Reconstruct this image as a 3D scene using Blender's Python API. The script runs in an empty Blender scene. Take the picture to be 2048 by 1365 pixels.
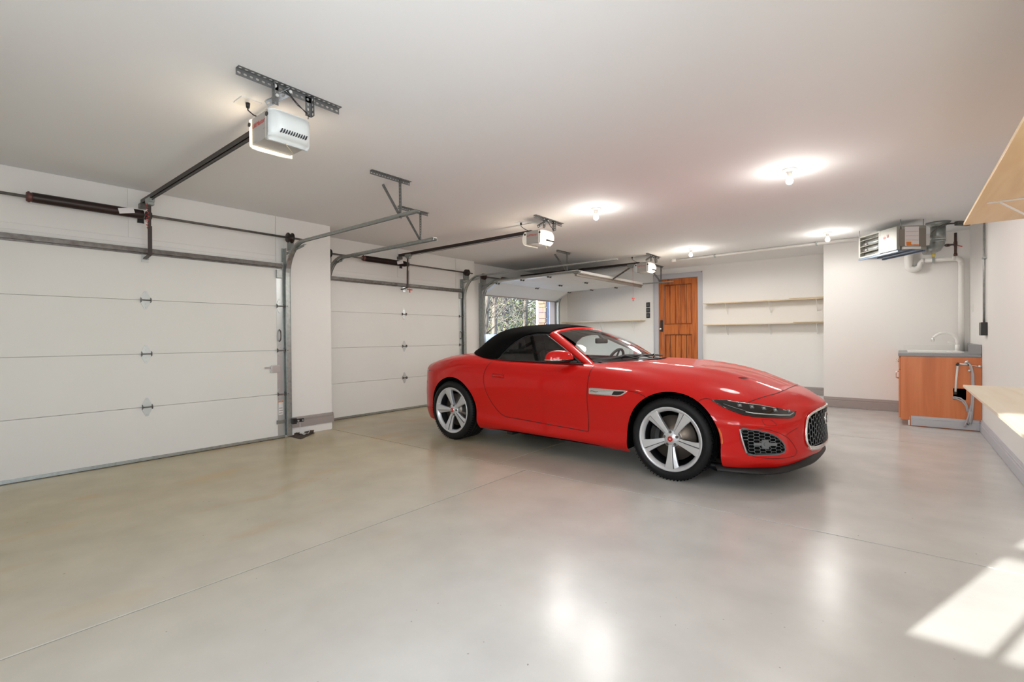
import bpy, bmesh, math, random
import numpy as np
from mathutils import Vector, Matrix
from mathutils.bvhtree import BVHTree
from mathutils.geometry import delaunay_2d_cdt
random.seed(7)
sc = bpy.context.scene
C = sc.collection
PI = math.pi
V = Vector

# ------------------------------------------------------------------ camera, world, light, exposure
def rad(a): return math.radians(a)
def make_camera():
    cd = bpy.data.cameras.new('camera'); co = bpy.data.objects.new('camera', cd); C.objects.link(co)
    cd.sensor_width = 36; cd.lens = 962.25/2048*36; cd.clip_start = .05; cd.clip_end = 400
    Y, T, R = rad(38.9613), rad(-.4765), rad(-.4575)
    fw = V((-math.sin(Y)*math.cos(T), math.cos(Y)*math.cos(T), math.sin(T)))
    ri = V((math.cos(Y), math.sin(Y), 0)); up = ri.cross(fw)
    ri, up = math.cos(R)*ri+math.sin(R)*up, math.cos(R)*up-math.sin(R)*ri
    m = Matrix.Identity(4)
    for i in range(3): m[i][0], m[i][1], m[i][2], m[i][3] = ri[i], up[i], -fw[i], (0, 0, 1.2)[i]
    co.matrix_world = m; sc.camera = co
make_camera()
sc.view_settings.view_transform = 'Standard'; sc.view_settings.look = 'None'
sc.view_settings.gamma = 1; sc.view_settings.use_curve_mapping = False
sc.view_settings.exposure = -0.15
w = bpy.data.worlds.new('world'); sc.world = w; w.use_nodes = True
nt = w.node_tree; bg = nt.nodes['Background']
sky = nt.nodes.new('ShaderNodeTexSky'); sky.sky_type = 'NISHITA'; sky.sun_disc = False
sky.sun_elevation = rad(35); sky.sun_rotation = rad(200)
nt.links.new(sky.outputs[0], bg.inputs[0]); bg.inputs[1].default_value = 0.75
def light(kind, name, loc, energy, color=(1, 1, 1), direction=None, size=None, size_y=None, radius=None, angle=None, spread=None):
    l = bpy.data.lights.new(name, kind); l.energy = energy; l.color = color
    o = bpy.data.objects.new(name, l); C.objects.link(o); o.location = loc
    if direction: o.rotation_euler = V(direction).to_track_quat('-Z', 'Y').to_euler()
    if size: l.shape = 'RECTANGLE'; l.size = size; l.size_y = size_y
    if radius is not None: l.shadow_soft_size = radius
    if angle: l.angle = angle
    if spread: l.spread = spread
    return o
# low sun from behind the camera through the south window
SUN = V((.33, .944, 0)).normalized()*math.cos(math.atan(.339*.945)); SUN = V((.3305, .9438, -.32)).normalized()
light('SUN', 'sun', (0, -6, 5), 15, (1, .97, .93), SUN, angle=rad(.5))
# daylight lamps in the window openings; the right opening is added for fill
light('AREA', 'daylight_south_window', (-.80, -1.16, 1.8), 86, (.90, .95, 1), (.1, 1, .2), .95, 1.3)
light('AREA', 'fill_right_window', (.94, .45, 1.5), 112, (.91, .955, 1), (-1, .15, .3), 2.6, 1.1)  # fill lamp standing in the added right window

# ------------------------------------------------------------------ materials
def mat(name, col, rough=.6, metal=0, coat=0, spec=.5, noise=None, bump=None, emit=None, aniso=0):
    m = bpy.data.materials.new(name); m.use_nodes = True
    n = m.node_tree; b = n.nodes['Principled BSDF']
    b.inputs['Base Color'].default_value = (*col, 1); b.inputs['Roughness'].default_value = rough
    b.inputs['Metallic'].default_value = metal; b.inputs['Coat Weight'].default_value = coat
    b.inputs['Coat Roughness'].default_value = .04; b.inputs['Specular IOR Level'].default_value = spec
    if emit: b.inputs['Emission Color'].default_value = (*emit[0], 1); b.inputs['Emission Strength'].default_value = emit[1]
    tc = n.nodes.new('ShaderNodeTexCoord')
    if noise:  # (scale, second colour, amount, stretch)
        sc_, c2, amt, st = noise
        mp = n.nodes.new('ShaderNodeMapping'); mp.inputs['Scale'].default_value = st
        nz = n.nodes.new('ShaderNodeTexNoise'); nz.inputs['Scale'].default_value = sc_; nz.inputs['Detail'].default_value = 5
        cr = n.nodes.new('ShaderNodeValToRGB'); cr.color_ramp.elements[0].position = .35; cr.color_ramp.elements[1].position = .7
        a = tuple(x*(1-amt)+y*amt for x, y in zip(col, c2))
        cr.color_ramp.elements[0].color = (*col, 1); cr.color_ramp.elements[1].color = (*a, 1)
        n.links.new(tc.outputs['Object'], mp.inputs[0]); n.links.new(mp.outputs[0], nz.inputs['Vector'])
        n.links.new(nz.outputs['Fac'], cr.inputs[0]); n.links.new(cr.outputs[0], b.inputs['Base Color'])
    if bump:
        nz = n.nodes.new('ShaderNodeTexNoise'); nz.inputs['Scale'].default_value = bump[0]; nz.inputs['Detail'].default_value = 3
        bp = n.nodes.new('ShaderNodeBump'); bp.inputs['Strength'].default_value = bump[1]; bp.inputs['Distance'].default_value = .002
        n.links.new(tc.outputs['Object'], nz.inputs['Vector'])
        n.links.new(nz.outputs['Fac'], bp.inputs['Height']); n.links.new(bp.outputs[0], b.inputs['Normal'])
    return m
M = {}
M['wall'] = mat('wall_paint', (.84, .82, .79), .7, noise=(1.5, (.81, .79, .755), .5, (1, 1, 1)), bump=(90, .15))
M['ceil'] = mat('ceiling_paint', (.86, .865, .87), .8, bump=(120, .1))
M['doorw'] = mat('door_white', (.78, .77, .74), .55, bump=(60, .12), noise=(2, (.74, .74, .70), .5, (1, 1, 1)))
M['base'] = mat('baseboard_grey', (.37, .325, .305), .5)
M['trimg'] = mat('casing_grey', (.52, .52, .55), .5)
M['galv'] = mat('galvanised_steel', (.40, .42, .405), .38, .7, noise=(30, (.27, .29, .28), .7, (1, 1, 1)))
M['strap'] = mat('perforated_steel', (.20, .205, .205), .4, .6)
M['bolt'] = mat('zinc_bolt', (.66, .66, .64), .4, 0)
M['galvw'] = mat('galvanised_bright', (.58, .61, .61), .3, .6)
M['dsteel'] = mat('dark_steel', (.20, .19, .18), .4, .6, noise=(20, (.10, .08, .07), .8, (1, 1, 1)))
M['spring'] = mat('oiled_spring_steel', (.020, .016, .014), .4, .2, noise=(5, (.06, .02, .015), .5, (1, .3, 1)))
M['bronze'] = mat('dark_bronze_rail', (.055, .045, .042), .4, .5)
M['black'] = mat('black_plastic', (.014, .014, .016), .4)
M['rubber'] = mat('tyre_rubber', (.007, .007, .008), .55, spec=.3)
M['red'] = mat('red_car_paint', (.60, .006, .004), .5, 0, .6, .10)
M['redp'] = mat('red_plastic', (.6, .03, .02), .4)
M['chrome'] = mat('satin_chrome', (.82, .81, .79), .18, 1)
M['rim'] = mat('silver_wheel_paint', (.66, .67, .69), .30, .5, .4)
M['rimd'] = mat('grey_wheel_facet', (.16, .16, .17), .35, .7)
M['disc'] = mat('brake_disc', (.30, .25, .21), .35, .8)
M['fabric'] = mat('black_canvas', (.004, .0036, .0036), .9, spec=.08, bump=(400, .5))
M['glossb'] = mat('gloss_black', (.006, .006, .007), .06, 0, .5)
M['mesh'] = mat('mesh_grey', (.17, .18, .19), .3, .4)
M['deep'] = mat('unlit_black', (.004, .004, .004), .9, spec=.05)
M['amber'] = mat('amber_lens', (.75, .14, .02), .2, 0, .6)
M['redlens'] = mat('tail_lens', (.25, .005, .01), .1, 0, .8)
M['leather'] = mat('black_leather', (.022, .021, .022), .5)
M['dash'] = mat('grey_dash_vinyl', (.05, .05, .055), .6)
M['housing'] = mat('opener_grey', (.42, .40, .38), .45)
M['pvc'] = mat('white_pvc', (.80, .78, .74), .3)
M['white'] = mat('white_enamel', (.82, .81, .78), .3)
M['iron'] = mat('black_gas_pipe', (.06, .045, .042), .5, .4, noise=(12, (.25, .10, .07), .5, (1, 1, 1)))
M['heater'] = mat('heater_sheet', (.33, .325, .29), .4, .2)
M['heaterd'] = mat('heater_vent', (.27, .24, .20), .5, .2)
M['blue'] = mat('blue_grey_flange', (.16, .21, .28), .4, .3)
M['paper'] = mat('label_paper', (.80, .76, .76), .6)
M['orange'] = mat('label_orange', (.85, .25, .03), .6)
M['counter'] = mat('grey_laminate', (.36, .36, .36), .35, noise=(220, (.20, .20, .21), 1, (1, 1, 1)))
M['concrete'] = mat('raw_concrete', (.50, .47, .40), .8, noise=(8, (.33, .29, .24), .8, (1, 1, 1)), bump=(40, .6))
M['dirt'] = mat('dark_crumbled_concrete', (.12, .085, .065), .9, noise=(40, (.04, .03, .025), 1, (1, 1, 1)), bump=(60, 1))
M['bark'] = mat('bark', (.19, .165, .13), .9, noise=(9, (.09, .075, .06), 1, (1, 1, .2)))
M['barkd'] = mat('dark_bark', (.05, .042, .048), .9, noise=(9, (.025, .02, .025), 1, (1, 1, .2)))
M['stone1'] = mat('tan_stone', (.24, .13, .065), .8, noise=(3, (.14, .10, .10), 1, (1, 1, 1)))
M['siding'] = mat('shade_blue_siding', (.22, .27, .36), .6)  # blue of the shaded wall is mixed into the base colour
M['drive'] = mat('driveway', (.62, .61, .60), .9, noise=(6, (.24, .22, .2), 1, (1, 1, 1)))
def node_mix(n, fac, a, b):
    mx = n.nodes.new('ShaderNodeMix'); mx.data_type = 'RGBA'
    if isinstance(fac, float): mx.inputs[0].default_value = fac
    else: n.links.new(fac, mx.inputs[0])
    for s, x in ((6, a), (7, b)):
        if isinstance(x, tuple): mx.inputs[s].default_value = (*x, 1)
        else: n.links.new(x, mx.inputs[s])
    return mx.outputs[2]
def floor_mat():
    m = mat('epoxy_floor', (.55, .54, .5), .16, 0, 0, .38); n = m.node_tree; b = n.nodes['Principled BSDF']
    tc = n.nodes.new('ShaderNodeTexCoord'); L = n.links.new
    def noise(s, d=4, st=(1, 1, 1)):
        mp = n.nodes.new('ShaderNodeMapping'); mp.inputs['Scale'].default_value = st; L(tc.outputs['Object'], mp.inputs[0])
        z = n.nodes.new('ShaderNodeTexNoise'); z.inputs['Scale'].default_value = s; z.inputs['Detail'].default_value = d; L(mp.outputs[0], z.inputs['Vector']); return z.outputs['Fac']
    def ramp(x, a, c, p, q):
        r = n.nodes.new('ShaderNodeValToRGB'); r.color_ramp.elements[0].position = p; r.color_ramp.elements[1].position = q
        r.color_ramp.elements[0].color = (*a, 1); r.color_ramp.elements[1].color = (*c, 1); L(x, r.inputs[0]); return r.outputs[0]
    # worn, yellowed epoxy in the bay by the first garage door, greyer elsewhere
    sp = n.nodes.new('ShaderNodeSeparateXYZ'); L(tc.outputs['Object'], sp.inputs[0])
    mr = n.nodes.new('ShaderNodeMapRange'); mr.inputs[1].default_value = -1.2; mr.inputs[2].default_value = -4.6
    L(sp.outputs[0], mr.inputs[0])
    base = node_mix(n, mr.outputs[0], (.61, .60, .575), (.50, .425, .265))
    fine = ramp(noise(3.0, 6), (.92, .92, .92), (1.06, 1.06, 1.06), .3, .7)
    mm = n.nodes.new('ShaderNodeMix'); mm.data_type = 'RGBA'; mm.blend_type = 'MULTIPLY'; mm.inputs[0].default_value = 1
    L(base, mm.inputs[6]); L(fine, mm.inputs[7])
    st = ramp(noise(2.2, 3, (1, .45, 1)), (0, 0, 0), (1, 1, 1), .58, .72)
    mu = n.nodes.new('ShaderNodeMath'); mu.operation = 'MULTIPLY'; L(st, mu.inputs[0]); L(mr.outputs[0], mu.inputs[1])
    mu2 = n.nodes.new('ShaderNodeMath'); mu2.operation = 'MULTIPLY'; L(mu.outputs[0], mu2.inputs[0]); mu2.inputs[1].default_value = .55
    c1 = node_mix(n, mu2.outputs[0], mm.outputs[2], (.55, .36, .15))
    sk = ramp(noise(42, 1), (0, 0, 0), (.6, .6, .6), .785, .81)
    c2 = node_mix(n, sk, c1, (.16, .13, .10))
    L(c2, b.inputs['Base Color'])
    rr = ramp(noise(5, 4), (.215, .215, .215), (.255, .255, .255), .2, .8); L(rr, b.inputs['Roughness'])
    bp = n.nodes.new('ShaderNodeBump'); bp.inputs['Strength'].default_value = .22; bp.inputs['Distance'].default_value = .002
    L(noise(26, 2), bp.inputs['Height']); L(bp.outputs[0], b.inputs['Normal'])
    return m
M['floor'] = floor_mat()
def wood_mat(name, c1, c2, c3, axis='z', rough=.4, scale=1.0, knots=True):
    m = mat(name, c1, rough, 0, .15); n = m.node_tree; b = n.nodes['Principled BSDF']; L = n.links.new
    tc = n.nodes.new('ShaderNodeTexCoord'); mp = n.nodes.new('ShaderNodeMapping'); L(tc.outputs['Object'], mp.inputs[0])
    k = {'x': (.07, 1, 1), 'y': (1, .07, 1), 'z': (1, 1, .07)}[axis]; mp.inputs['Scale'].default_value = tuple(v*14*scale for v in k)
    nz = n.nodes.new('ShaderNodeTexNoise'); nz.inputs['Scale'].default_value = 1.6; nz.inputs['Detail'].default_value = 7; nz.inputs['Distortion'].default_value = .6; L(mp.outputs[0], nz.inputs['Vector'])
    r = n.nodes.new('ShaderNodeValToRGB'); L(nz.outputs['Fac'], r.inputs[0])
    r.color_ramp.elements[0].position = .28; r.color_ramp.elements[1].position = .74
    r.color_ramp.elements[0].color = (*c2, 1); r.color_ramp.elements[1].color = (*c3, 1)
    e = r.color_ramp.elements.new(.5); e.color = (*c1, 1)
    L(r.outputs[0], b.inputs['Base Color']); return m
M['doorwood'] = wood_mat('alder_door', (.50, .135, .026), (.22, .045, .009), (.62, .19, .040), 'z', .35)
M['mould'] = wood_mat('door_moulding', (.24, .060, .014), (.10, .025, .007), (.34, .10, .025), 'z', .3)
M['cabwood'] = wood_mat('cherry_veneer', (.66, .19, .055), (.54, .145, .040), (.76, .26, .09), 'z', .33, .35)
M['ply'] = wood_mat('birch_ply', (.86, .62, .32), (.76, .50, .23), (.90, .68, .40), 'y', .5, .45)
M['plyb'] = wood_mat('bench_ply', (.82, .73, .58), (.76, .65, .49), (.86, .79, .66), 'y', .5, .45)
M['plyx'] = wood_mat('birch_ply_shelf', (.74, .62, .45), (.66, .52, .35), (.80, .70, .55), 'x', .5, .45)
def glass_mat(name, tint, refl=.5, rough=.0):
    m = bpy.data.materials.new(name); m.use_nodes = True; n = m.node_tree; n.nodes.clear(); L = n.links.new
    o = n.nodes.new('ShaderNodeOutputMaterial'); t = n.nodes.new('ShaderNodeBsdfTransparent'); t.inputs[0].default_value = (*tint, 1)
    g = n.nodes.new('ShaderNodeBsdfGlossy'); g.inputs['Roughness'].default_value = rough; g.inputs['Color'].default_value = (.95, .97, 1, 1)
    f = n.nodes.new('ShaderNodeFresnel'); f.inputs[0].default_value = 1.5
    mu = n.nodes.new('ShaderNodeMath'); mu.operation = 'MULTIPLY'; mu.inputs[1].default_value = refl; L(f.outputs[0], mu.inputs[0])
    x = n.nodes.new('ShaderNodeMixShader'); L(mu.outputs[0], x.inputs[0]); L(t.outputs[0], x.inputs[1]); L(g.outputs[0], x.inputs[2]); L(x.outputs[0], o.inputs[0])
    return m
M['glass'] = glass_mat('windscreen_glass', (.95, .98, .975), 1.2)
M['tint'] = glass_mat('side_glass', (.80, .87, .86), 1.5)
M['pane'] = glass_mat('window_pane', (.95, .96, .96), .8)
def emis(name, col, s, base=(.9, .9, .88)): return mat(name, base, .4, emit=(col, s))
M['bulb'] = emis('lit_bulb', (1, .93, .78), 14)
M['lenson'] = emis('lit_lens', (1, .84, .58), .15)
M['lensoff'] = mat('frosted_lens', (.72, .75, .74), .3)
M['lenshot'] = emis('bright_lens', (1, .88, .66), 1.0)

# ------------------------------------------------------------------ geometry helpers
class MB:
    def __init__(s): s.v = []; s.f = []; s.sm = []
    def add(s, vs, fs, sm=False):
        b = len(s.v); s.v += [tuple(x) for x in vs]; s.f += [tuple(b+i for i in f) for f in fs]; s.sm += [sm]*len(fs); return s
    def box(s, a, b):
        (x0, y0, z0), (x1, y1, z1) = [tuple(t) for t in (a, b)]
        x0, x1 = sorted((x0, x1)); y0, y1 = sorted((y0, y1)); z0, z1 = sorted((z0, z1))
        vs = [(x, y, z) for z in (z0, z1) for y in (y0, y1) for x in (x0, x1)]
        return s.add(vs, [(0, 2, 3, 1), (4, 5, 7, 6), (0, 1, 5, 4), (2, 6, 7, 3), (0, 4, 6, 2), (1, 3, 7, 5)])
    def obox(s, o, ax, ay, az, ex, ey, ez):   # centre, axes, full sizes
        o, ax, ay, az = V(o), V(ax).normalized(), V(ay).normalized(), V(az).normalized()
        vs = [o+ax*(i*ex/2)+ay*(j*ey/2)+az*(k*ez/2) for k in (-1, 1) for j in (-1, 1) for i in (-1, 1)]
        return s.add(vs, [(0, 2, 3, 1), (4, 5, 7, 6), (0, 1, 5, 4), (2, 6, 7, 3), (0, 4, 6, 2), (1, 3, 7, 5)])
    def bar(s, p, q, w, h, up=(0, 0, 1)):     # box section from p to q
        p, q = V(p), V(q); d = (q-p).normalized(); u = V(up); u = (u-d*u.dot(d)).normalized(); r = d.cross(u)
        return s.obox((p+q)/2, d, r, u, (q-p).length, w, h)
    def cyl(s, p, q, r, r2=None, n=20, caps=True):
        p, q = V(p), V(q); r2 = r if r2 is None else r2; d = (q-p).normalized()
        a = d.orthogonal().normalized(); b = d.cross(a); b0 = len(s.v)
        for c, rr in ((p, r), (q, r2)):
            s.v += [tuple(c+a*(rr*math.cos(2*PI*i/n))+b*(rr*math.sin(2*PI*i/n))) for i in range(n)]
        for i in range(n):
            j = (i+1) % n; s.f.append((b0+i, b0+j, b0+n+j, b0+n+i)); s.sm.append(True)
        if caps: s.f.append(tuple(b0+i for i in range(n))[::-1]); s.f.append(tuple(b0+n+i for i in range(n))); s.sm += [False]*2
        return s
    def tube(s, path, r, n=10, closed=False, caps=True):
        P = [V(x) for x in path]; m = len(P); b0 = len(s.v); prev = None
        for i in range(m):
            if closed: t = (P[(i+1) % m]-P[i-1]).normalized()
            else: t = (P[min(i+1, m-1)]-P[max(i-1, 0)]).normalized()
            a = t.orthogonal().normalized() if prev is None else (prev-t*prev.dot(t)).normalized()
            prev = a; b = t.cross(a); rr = r[i] if isinstance(r, (list, tuple)) else r
            s.v += [tuple(P[i]+a*(rr*math.cos(2*PI*k/n))+b*(rr*math.sin(2*PI*k/n))) for k in range(n)]
        for i in range(m if closed else m-1):
            for k in range(n):
                k2 = (k+1) % n; i2 = (i+1) % m
                s.f.append((b0+i*n+k, b0+i*n+k2, b0+i2*n+k2, b0+i2*n+k)); s.sm.append(True)
        if caps and not closed:
            s.f.append(tuple(b0+k for k in range(n))[::-1]); s.f.append(tuple(b0+(m-1)*n+k for k in range(n))); s.sm += [False]*2
        return s
    def sweep(s, path, prof, up, sm=True, caps=True):   # closed profile (side, up) along path
        P = [V(x) for x in path]; m = len(P); n = len(prof); b0 = len(s.v); up = V(up)
        for i in range(m):
            t = (P[min(i+1, m-1)]-P[max(i-1, 0)]).normalized(); r = up.cross(t).normalized(); u = t.cross(r)
            # r: sideways, u: in-plane normal
            s.v += [tuple(P[i]+r*a+u*b) for a, b in prof]
        for i in range(m-1):
            for k in range(n):
                k2 = (k+1) % n; s.f.append((b0+i*n+k, b0+i*n+k2, b0+(i+1)*n+k2, b0+(i+1)*n+k)); s.sm.append(sm)
        if caps: s.f.append(tuple(b0+k for k in range(n))[::-1]); s.f.append(tuple(b0+(m-1)*n+k for k in range(n))); s.sm += [False]*2
        return s
    def prism(s, poly, o, ax, ay, d):          # polygon in plane (o, ax, ay) extruded by vector d
        o, ax, ay, d = V(o), V(ax), V(ay), V(d); n = len(poly)
        vs = [o+ax*a+ay*b for a, b in poly]; vs += [x+d for x in vs]
        fs = [tuple(range(n))[::-1], tuple(range(n, 2*n))]+[(i, (i+1) % n, n+(i+1) % n, n+i) for i in range(n)]
        return s.add(vs, fs)
    def lathe(s, prof, o, axis, n=48, closed=False):   # prof (r, h) about axis
        o, ax = V(o), V(axis).normalized(); a = ax.orthogonal().normalized(); b = ax.cross(a); b0 = len(s.v); m = len(prof)
        for r, h in prof: s.v += [tuple(o+ax*h+(a*math.cos(2*PI*k/n)+b*math.sin(2*PI*k/n))*r) for k in range(n)]
        for i in range(m if closed else m-1):
            for k in range(n):
                k2 = (k+1) % n; i2 = (i+1) % m
                s.f.append((b0+i*n+k, b0+i*n+k2, b0+i2*n+k2, b0+i2*n+k)); s.sm.append(True)
        return s
    def perf(s, p, q, w, nrm, pitch=.03, hr=.0055, th=.002):  # perforated steel strip
        p, q, nrm = V(p), V(q), V(nrm).normalized(); d = (q-p); Ln = d.length; d = d.normalized(); r = nrm.cross(d).normalized()
        k = max(1, int(round(Ln/pitch))); pt = Ln/k
        for i in range(k):
            c = p+d*(pt*(i+.5)); out = []; inn = []
            for j in range(8):
                a = PI/4*j; ca, sa = math.cos(a), math.sin(a); mx = max(abs(ca), abs(sa))
                out.append(c+d*(pt/2*ca/mx)+r*(w/2*sa/mx)); inn.append(c+d*(hr*1.5*ca)+r*(hr*sa))
            vs = out+inn+[x-nrm*th for x in out]+[x-nrm*th for x in inn]; fs = []
            for j in range(8):
                j2 = (j+1) % 8
                fs += [(j, j2, 8+j2, 8+j), (16+j2, 16+j, 24+j, 24+j2), (8+j, 8+j2, 24+j2, 24+j), (j2, j, 16+j, 16+j2)]
            s.add(vs, fs)
        return s
    def angle(s, p, q, w, n1, n2, pitch=.03, hr=.0055):       # perforated angle: two flanges sharing edge pq
        p, q, n1, n2 = V(p), V(q), V(n1).normalized(), V(n2).normalized()
        s.perf(p+n2*(w/2), q+n2*(w/2), w, n1, pitch, hr); s.perf(p+n1*(w/2), q+n1*(w/2), w, n2, pitch, hr); return s
def obj(name, mb, m, parent=None, bevel=0, loc=None, seg=2, auto=None):
    me = bpy.data.meshes.new(name); me.from_pydata(mb.v, [], mb.f); me.update()
    for p, f in zip(me.polygons, mb.sm): p.use_smooth = f
    for x in (m if isinstance(m, (list, tuple)) else [m]): me.materials.append(x)
    o = bpy.data.objects.new(name, me); C.objects.link(o)
    if bevel:
        b = o.modifiers.new('bevel', 'BEVEL'); b.width = bevel; b.segments = seg; b.limit_method = 'ANGLE'; b.angle_limit = rad(40)
    if parent:
        o.parent = parent
        if parent.type == 'EMPTY' or True: o.matrix_parent_inverse = world(parent).inverted()
    return o
def world(o):
    m = o.matrix_basis.copy()
    return world(o.parent) @ o.matrix_parent_inverse @ m if o.parent else m
def tag(o, label=None, cat=None, group=None, kind=None):
    if label: o['label'] = label
    if cat: o['category'] = cat
    if group: o['group'] = group
    if kind: o['kind'] = kind
    return o
def thing(name, loc, label, cat, group=None, rz=0, kind=None):
    o = bpy.data.objects.new(name, None); C.objects.link(o); o.empty_display_size = .1
    o.location = loc; o.rotation_euler = (0, 0, rz); return tag(o, label, cat, group, kind)
def struct(name, mb, m, label, cat, parent=None, bevel=0):
    o = obj(name, mb, m, parent, bevel); return tag(o, label, cat, kind='structure')
def copy_tree(o, offset=None, label=None, parent=None):
    c = o.copy(); C.objects.link(c)
    if parent: c.parent = parent
    if offset is not None: c.location = V(o.location)+V(offset)
    if label: c['label'] = label
    for ch in list(o.children):
        d = copy_tree(ch, parent=c)
        if offset is not None: pass
    return c
def text(name, body, size, m, parent, o, ax, ay, off=.001, ext=.0004, shear=0, align='LEFT'):
    cu = bpy.data.curves.new(name, 'FONT'); cu.body = body; cu.size = size; cu.extrude = ext; cu.shear = shear; cu.align_x = align
    cu.materials.append(m); t = bpy.data.objects.new(name, cu); C.objects.link(t)
    ax, ay = V(ax).normalized(), V(ay).normalized(); az = ax.cross(ay); mm = Matrix.Identity(4)
    for i in range(3): mm[i][0], mm[i][1], mm[i][2], mm[i][3] = ax[i], ay[i], az[i], (V(o)+az*off)[i]
    t.matrix_basis = mm
    bpy.context.view_layer.update()
    me = bpy.data.meshes.new_from_object(t.evaluated_get(bpy.context.evaluated_depsgraph_get())); bpy.data.objects.remove(t)
    t = bpy.data.objects.new(name, me); C.objects.link(t); t.matrix_basis = mm
    if parent: t.parent = parent; t.matrix_parent_inverse = world(parent).inverted()
    return t
# ------------------------------------------------------------------ room shell
CE = 2.684; XR = .763; X1, X2, X3 = -5.87, -6.495, -6.655; YF, YN, YS, XB = 10.5, 9.474, -1.0, -1.0
T = .15
J = .006
fl = MB()
for (x0, y0, x1, y1) in [(-2.635+J, YS-.2, XR+.2, 3.44-J), (X1-.3, YS-.2, -2.635-J, 3.44-J), (-6.9, 3.44+J, -2.975-J, 6.894-J), (-2.975+J, 3.44+J, XR+.2, 6.894-J), (-6.9, 6.894+J, -2.975-J, YF+.2), (-2.975+J, 6.894+J, XR+.2, YF+.2)]:
    fl.box((x0, y0, -.12), (x1, y1, 0))
fo = struct('floor', fl, M['floor'], 'glossy beige and grey epoxy floor with saw cut joints', 'floor', bevel=.0015)
joint = obj('joint_filler', MB().box((-6.9, YS-.2, -.121), (XR+.2, YF+.2, -.005)), mat('joint_filler', (.10, .085, .065), .8), fo)
struct('ceiling', MB().box((-6.9, YS-.2, CE), (XR+.2, YF+.2, CE+.15)), M['ceil'], 'smooth white garage ceiling', 'ceiling')
# left wall around the first door (opening Y .04-2.815, top 2.10)
def wall_with_opening(xf, y0, y1, a, b, top, th=T):
    mb = MB(); mb.box((xf-th, y0, 0), (xf, a, CE)); mb.box((xf-th, b, 0), (xf, y1, CE)); mb.box((xf-th, a, top), (xf, b, CE)); return mb
wl = wall_with_opening(X1, YS, 3.45, .04, 2.815, 2.10)
wl.box((X2-.15, 3.30, 0), (X1-T, 3.45, CE))
struct('wall_left', wl, M['wall'], 'cream wall around the nearest garage door with a pier at its right', 'wall')
struct('wall_left', wall_with_opening(X2, 3.45, 6.87, 3.735, 6.475, 2.10), M['wall'], 'cream wall around the closed garage door behind the car', 'wall')
struct('wall_left', wall_with_opening(X3, 6.87, YF+.15, 7.215, 9.915, 2.12), M['wall'], 'cream wall around the open garage door', 'wall')
struct('wall_far', MB().box((X3-.15, YF, 0), (-4.19-.045, YF+.15, CE)).box((-3.42+.045, YF, 0), (XB+.05, YF+.15, CE)).box((-4.235, YF, 2.46), (-3.375, YF+.15, CE)).box((-4.235, YF, 0), (-3.375, YF+.15, .42)), M['wall'], 'far cream wall holding the wooden door and shelves', 'wall')
struct('wall_right_rear', MB().box((XB, YN, 0), (XR, YF+.15, CE)), M['wall'], 'cream wall jutting out behind the sink cabinet', 'wall')
# right wall with an unseen window opening added to let in soft light
wr = MB(); wr.box((XR, YS-.15, 0), (XR+T, -.85, CE)).box((XR, 1.8, 0), (XR+T, YF, CE)).box((XR, -.85, 0), (XR+T, 1.8, .92)).box((XR, -.85, 2.06), (XR+T, 1.8, CE))
struct('wall_right', wr, M['wall'], 'white wall on the right with shelf and bench', 'wall')
# south wall with the sun window
SX0, SX1, SZ0, SZ1 = -1.275, -.36, 1.15, 2.41
ws = MB(); ws.box((X1-.15, YS-T, 0), (SX0, YS, CE)).box((SX1, YS-T, 0), (XR, YS, CE)).box((SX0, YS-T, 0), (SX1, YS, SZ0)).box((SX0, YS-T, SZ1), (SX1, YS, CE))
struct('wall_south', ws, M['wall'], 'cream wall behind the camera with the sun window', 'wall')
def window(name, o, ax, wd, z0, z1, cols, rows, label):
    ax = V(ax); r = thing(name, o, label, 'window', kind='structure'); o = V(o)
    fr = MB(); nrm = ax.cross(V((0, 0, 1)))
    for z in (z0+.02, z1-.02): fr.bar(o+ax*0+V((0, 0, z)), o+ax*wd+V((0, 0, z)), .06, .04)
    for x in (.02, wd-.02): fr.bar(o+ax*x+V((0, 0, z0)), o+ax*x+V((0, 0, z1)), .06, .04, up=nrm)
    obj('window_frame', fr, M['white'], r)
    g = MB()
    for i in range(1, cols): x = wd*i/cols; g.bar(o+ax*x+V((0, 0, z0)), o+ax*x+V((0, 0, z1)), .03, .026, up=nrm)
    for z in rows: g.bar(o+V((0, 0, z[0])), o+ax*wd+V((0, 0, z[0])), .03, z[1])
    obj('glazing_bar', g, M['white'], r)
    p = MB(); p.bar(o+V((0, 0, (z0+z1)/2)), o+ax*wd+V((0, 0, (z0+z1)/2)), .004, z1-z0-.02); obj('pane', p, M['pane'], r)
window('window_1', (SX0+0, YS-.05, 0), (1, 0, 0), SX1-SX0, SZ0, SZ1, 3, [(1.625, .068), (2.075, .068)], 'sunlit window in the wall behind the camera')
window('fill_window', (XR+.08, -.85, 0), (0, 1, 0), 2.65, .92, 2.06, 4, [(1.5, .04)], 'unseen window added in the right wall for soft fill light')  # added out of view as a source of soft fill
# flat trim boards over doors 1 and 2 (header panel joints)
def header(xf, ya, yb, yj, nm):
    mb = MB()
    for a, b in ((ya, yj-.003), (yj+.003, yb)): mb.box((xf, a, 2.205), (xf+.006, b, CE-.004))
    mb.box((xf, ya, 2.15), (xf+.006, yb, 2.2)).box((xf, ya, 2.10), (xf+.006, yb, 2.146))
    mb.box((xf, yb+.004, 2.10), (xf+.010, yb+.055, CE-.004))
    return struct(nm, mb, M['wall'], 'painted header boards above garage door', 'trim')
header(X1, 0, 2.73, 1.307, 'trim_1')['label'] = 'painted header boards above the nearest garage door'
header(X2, 3.46, 6.36, 5.02, 'trim_2')['label'] = 'painted header boards above the closed door behind the car'
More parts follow.
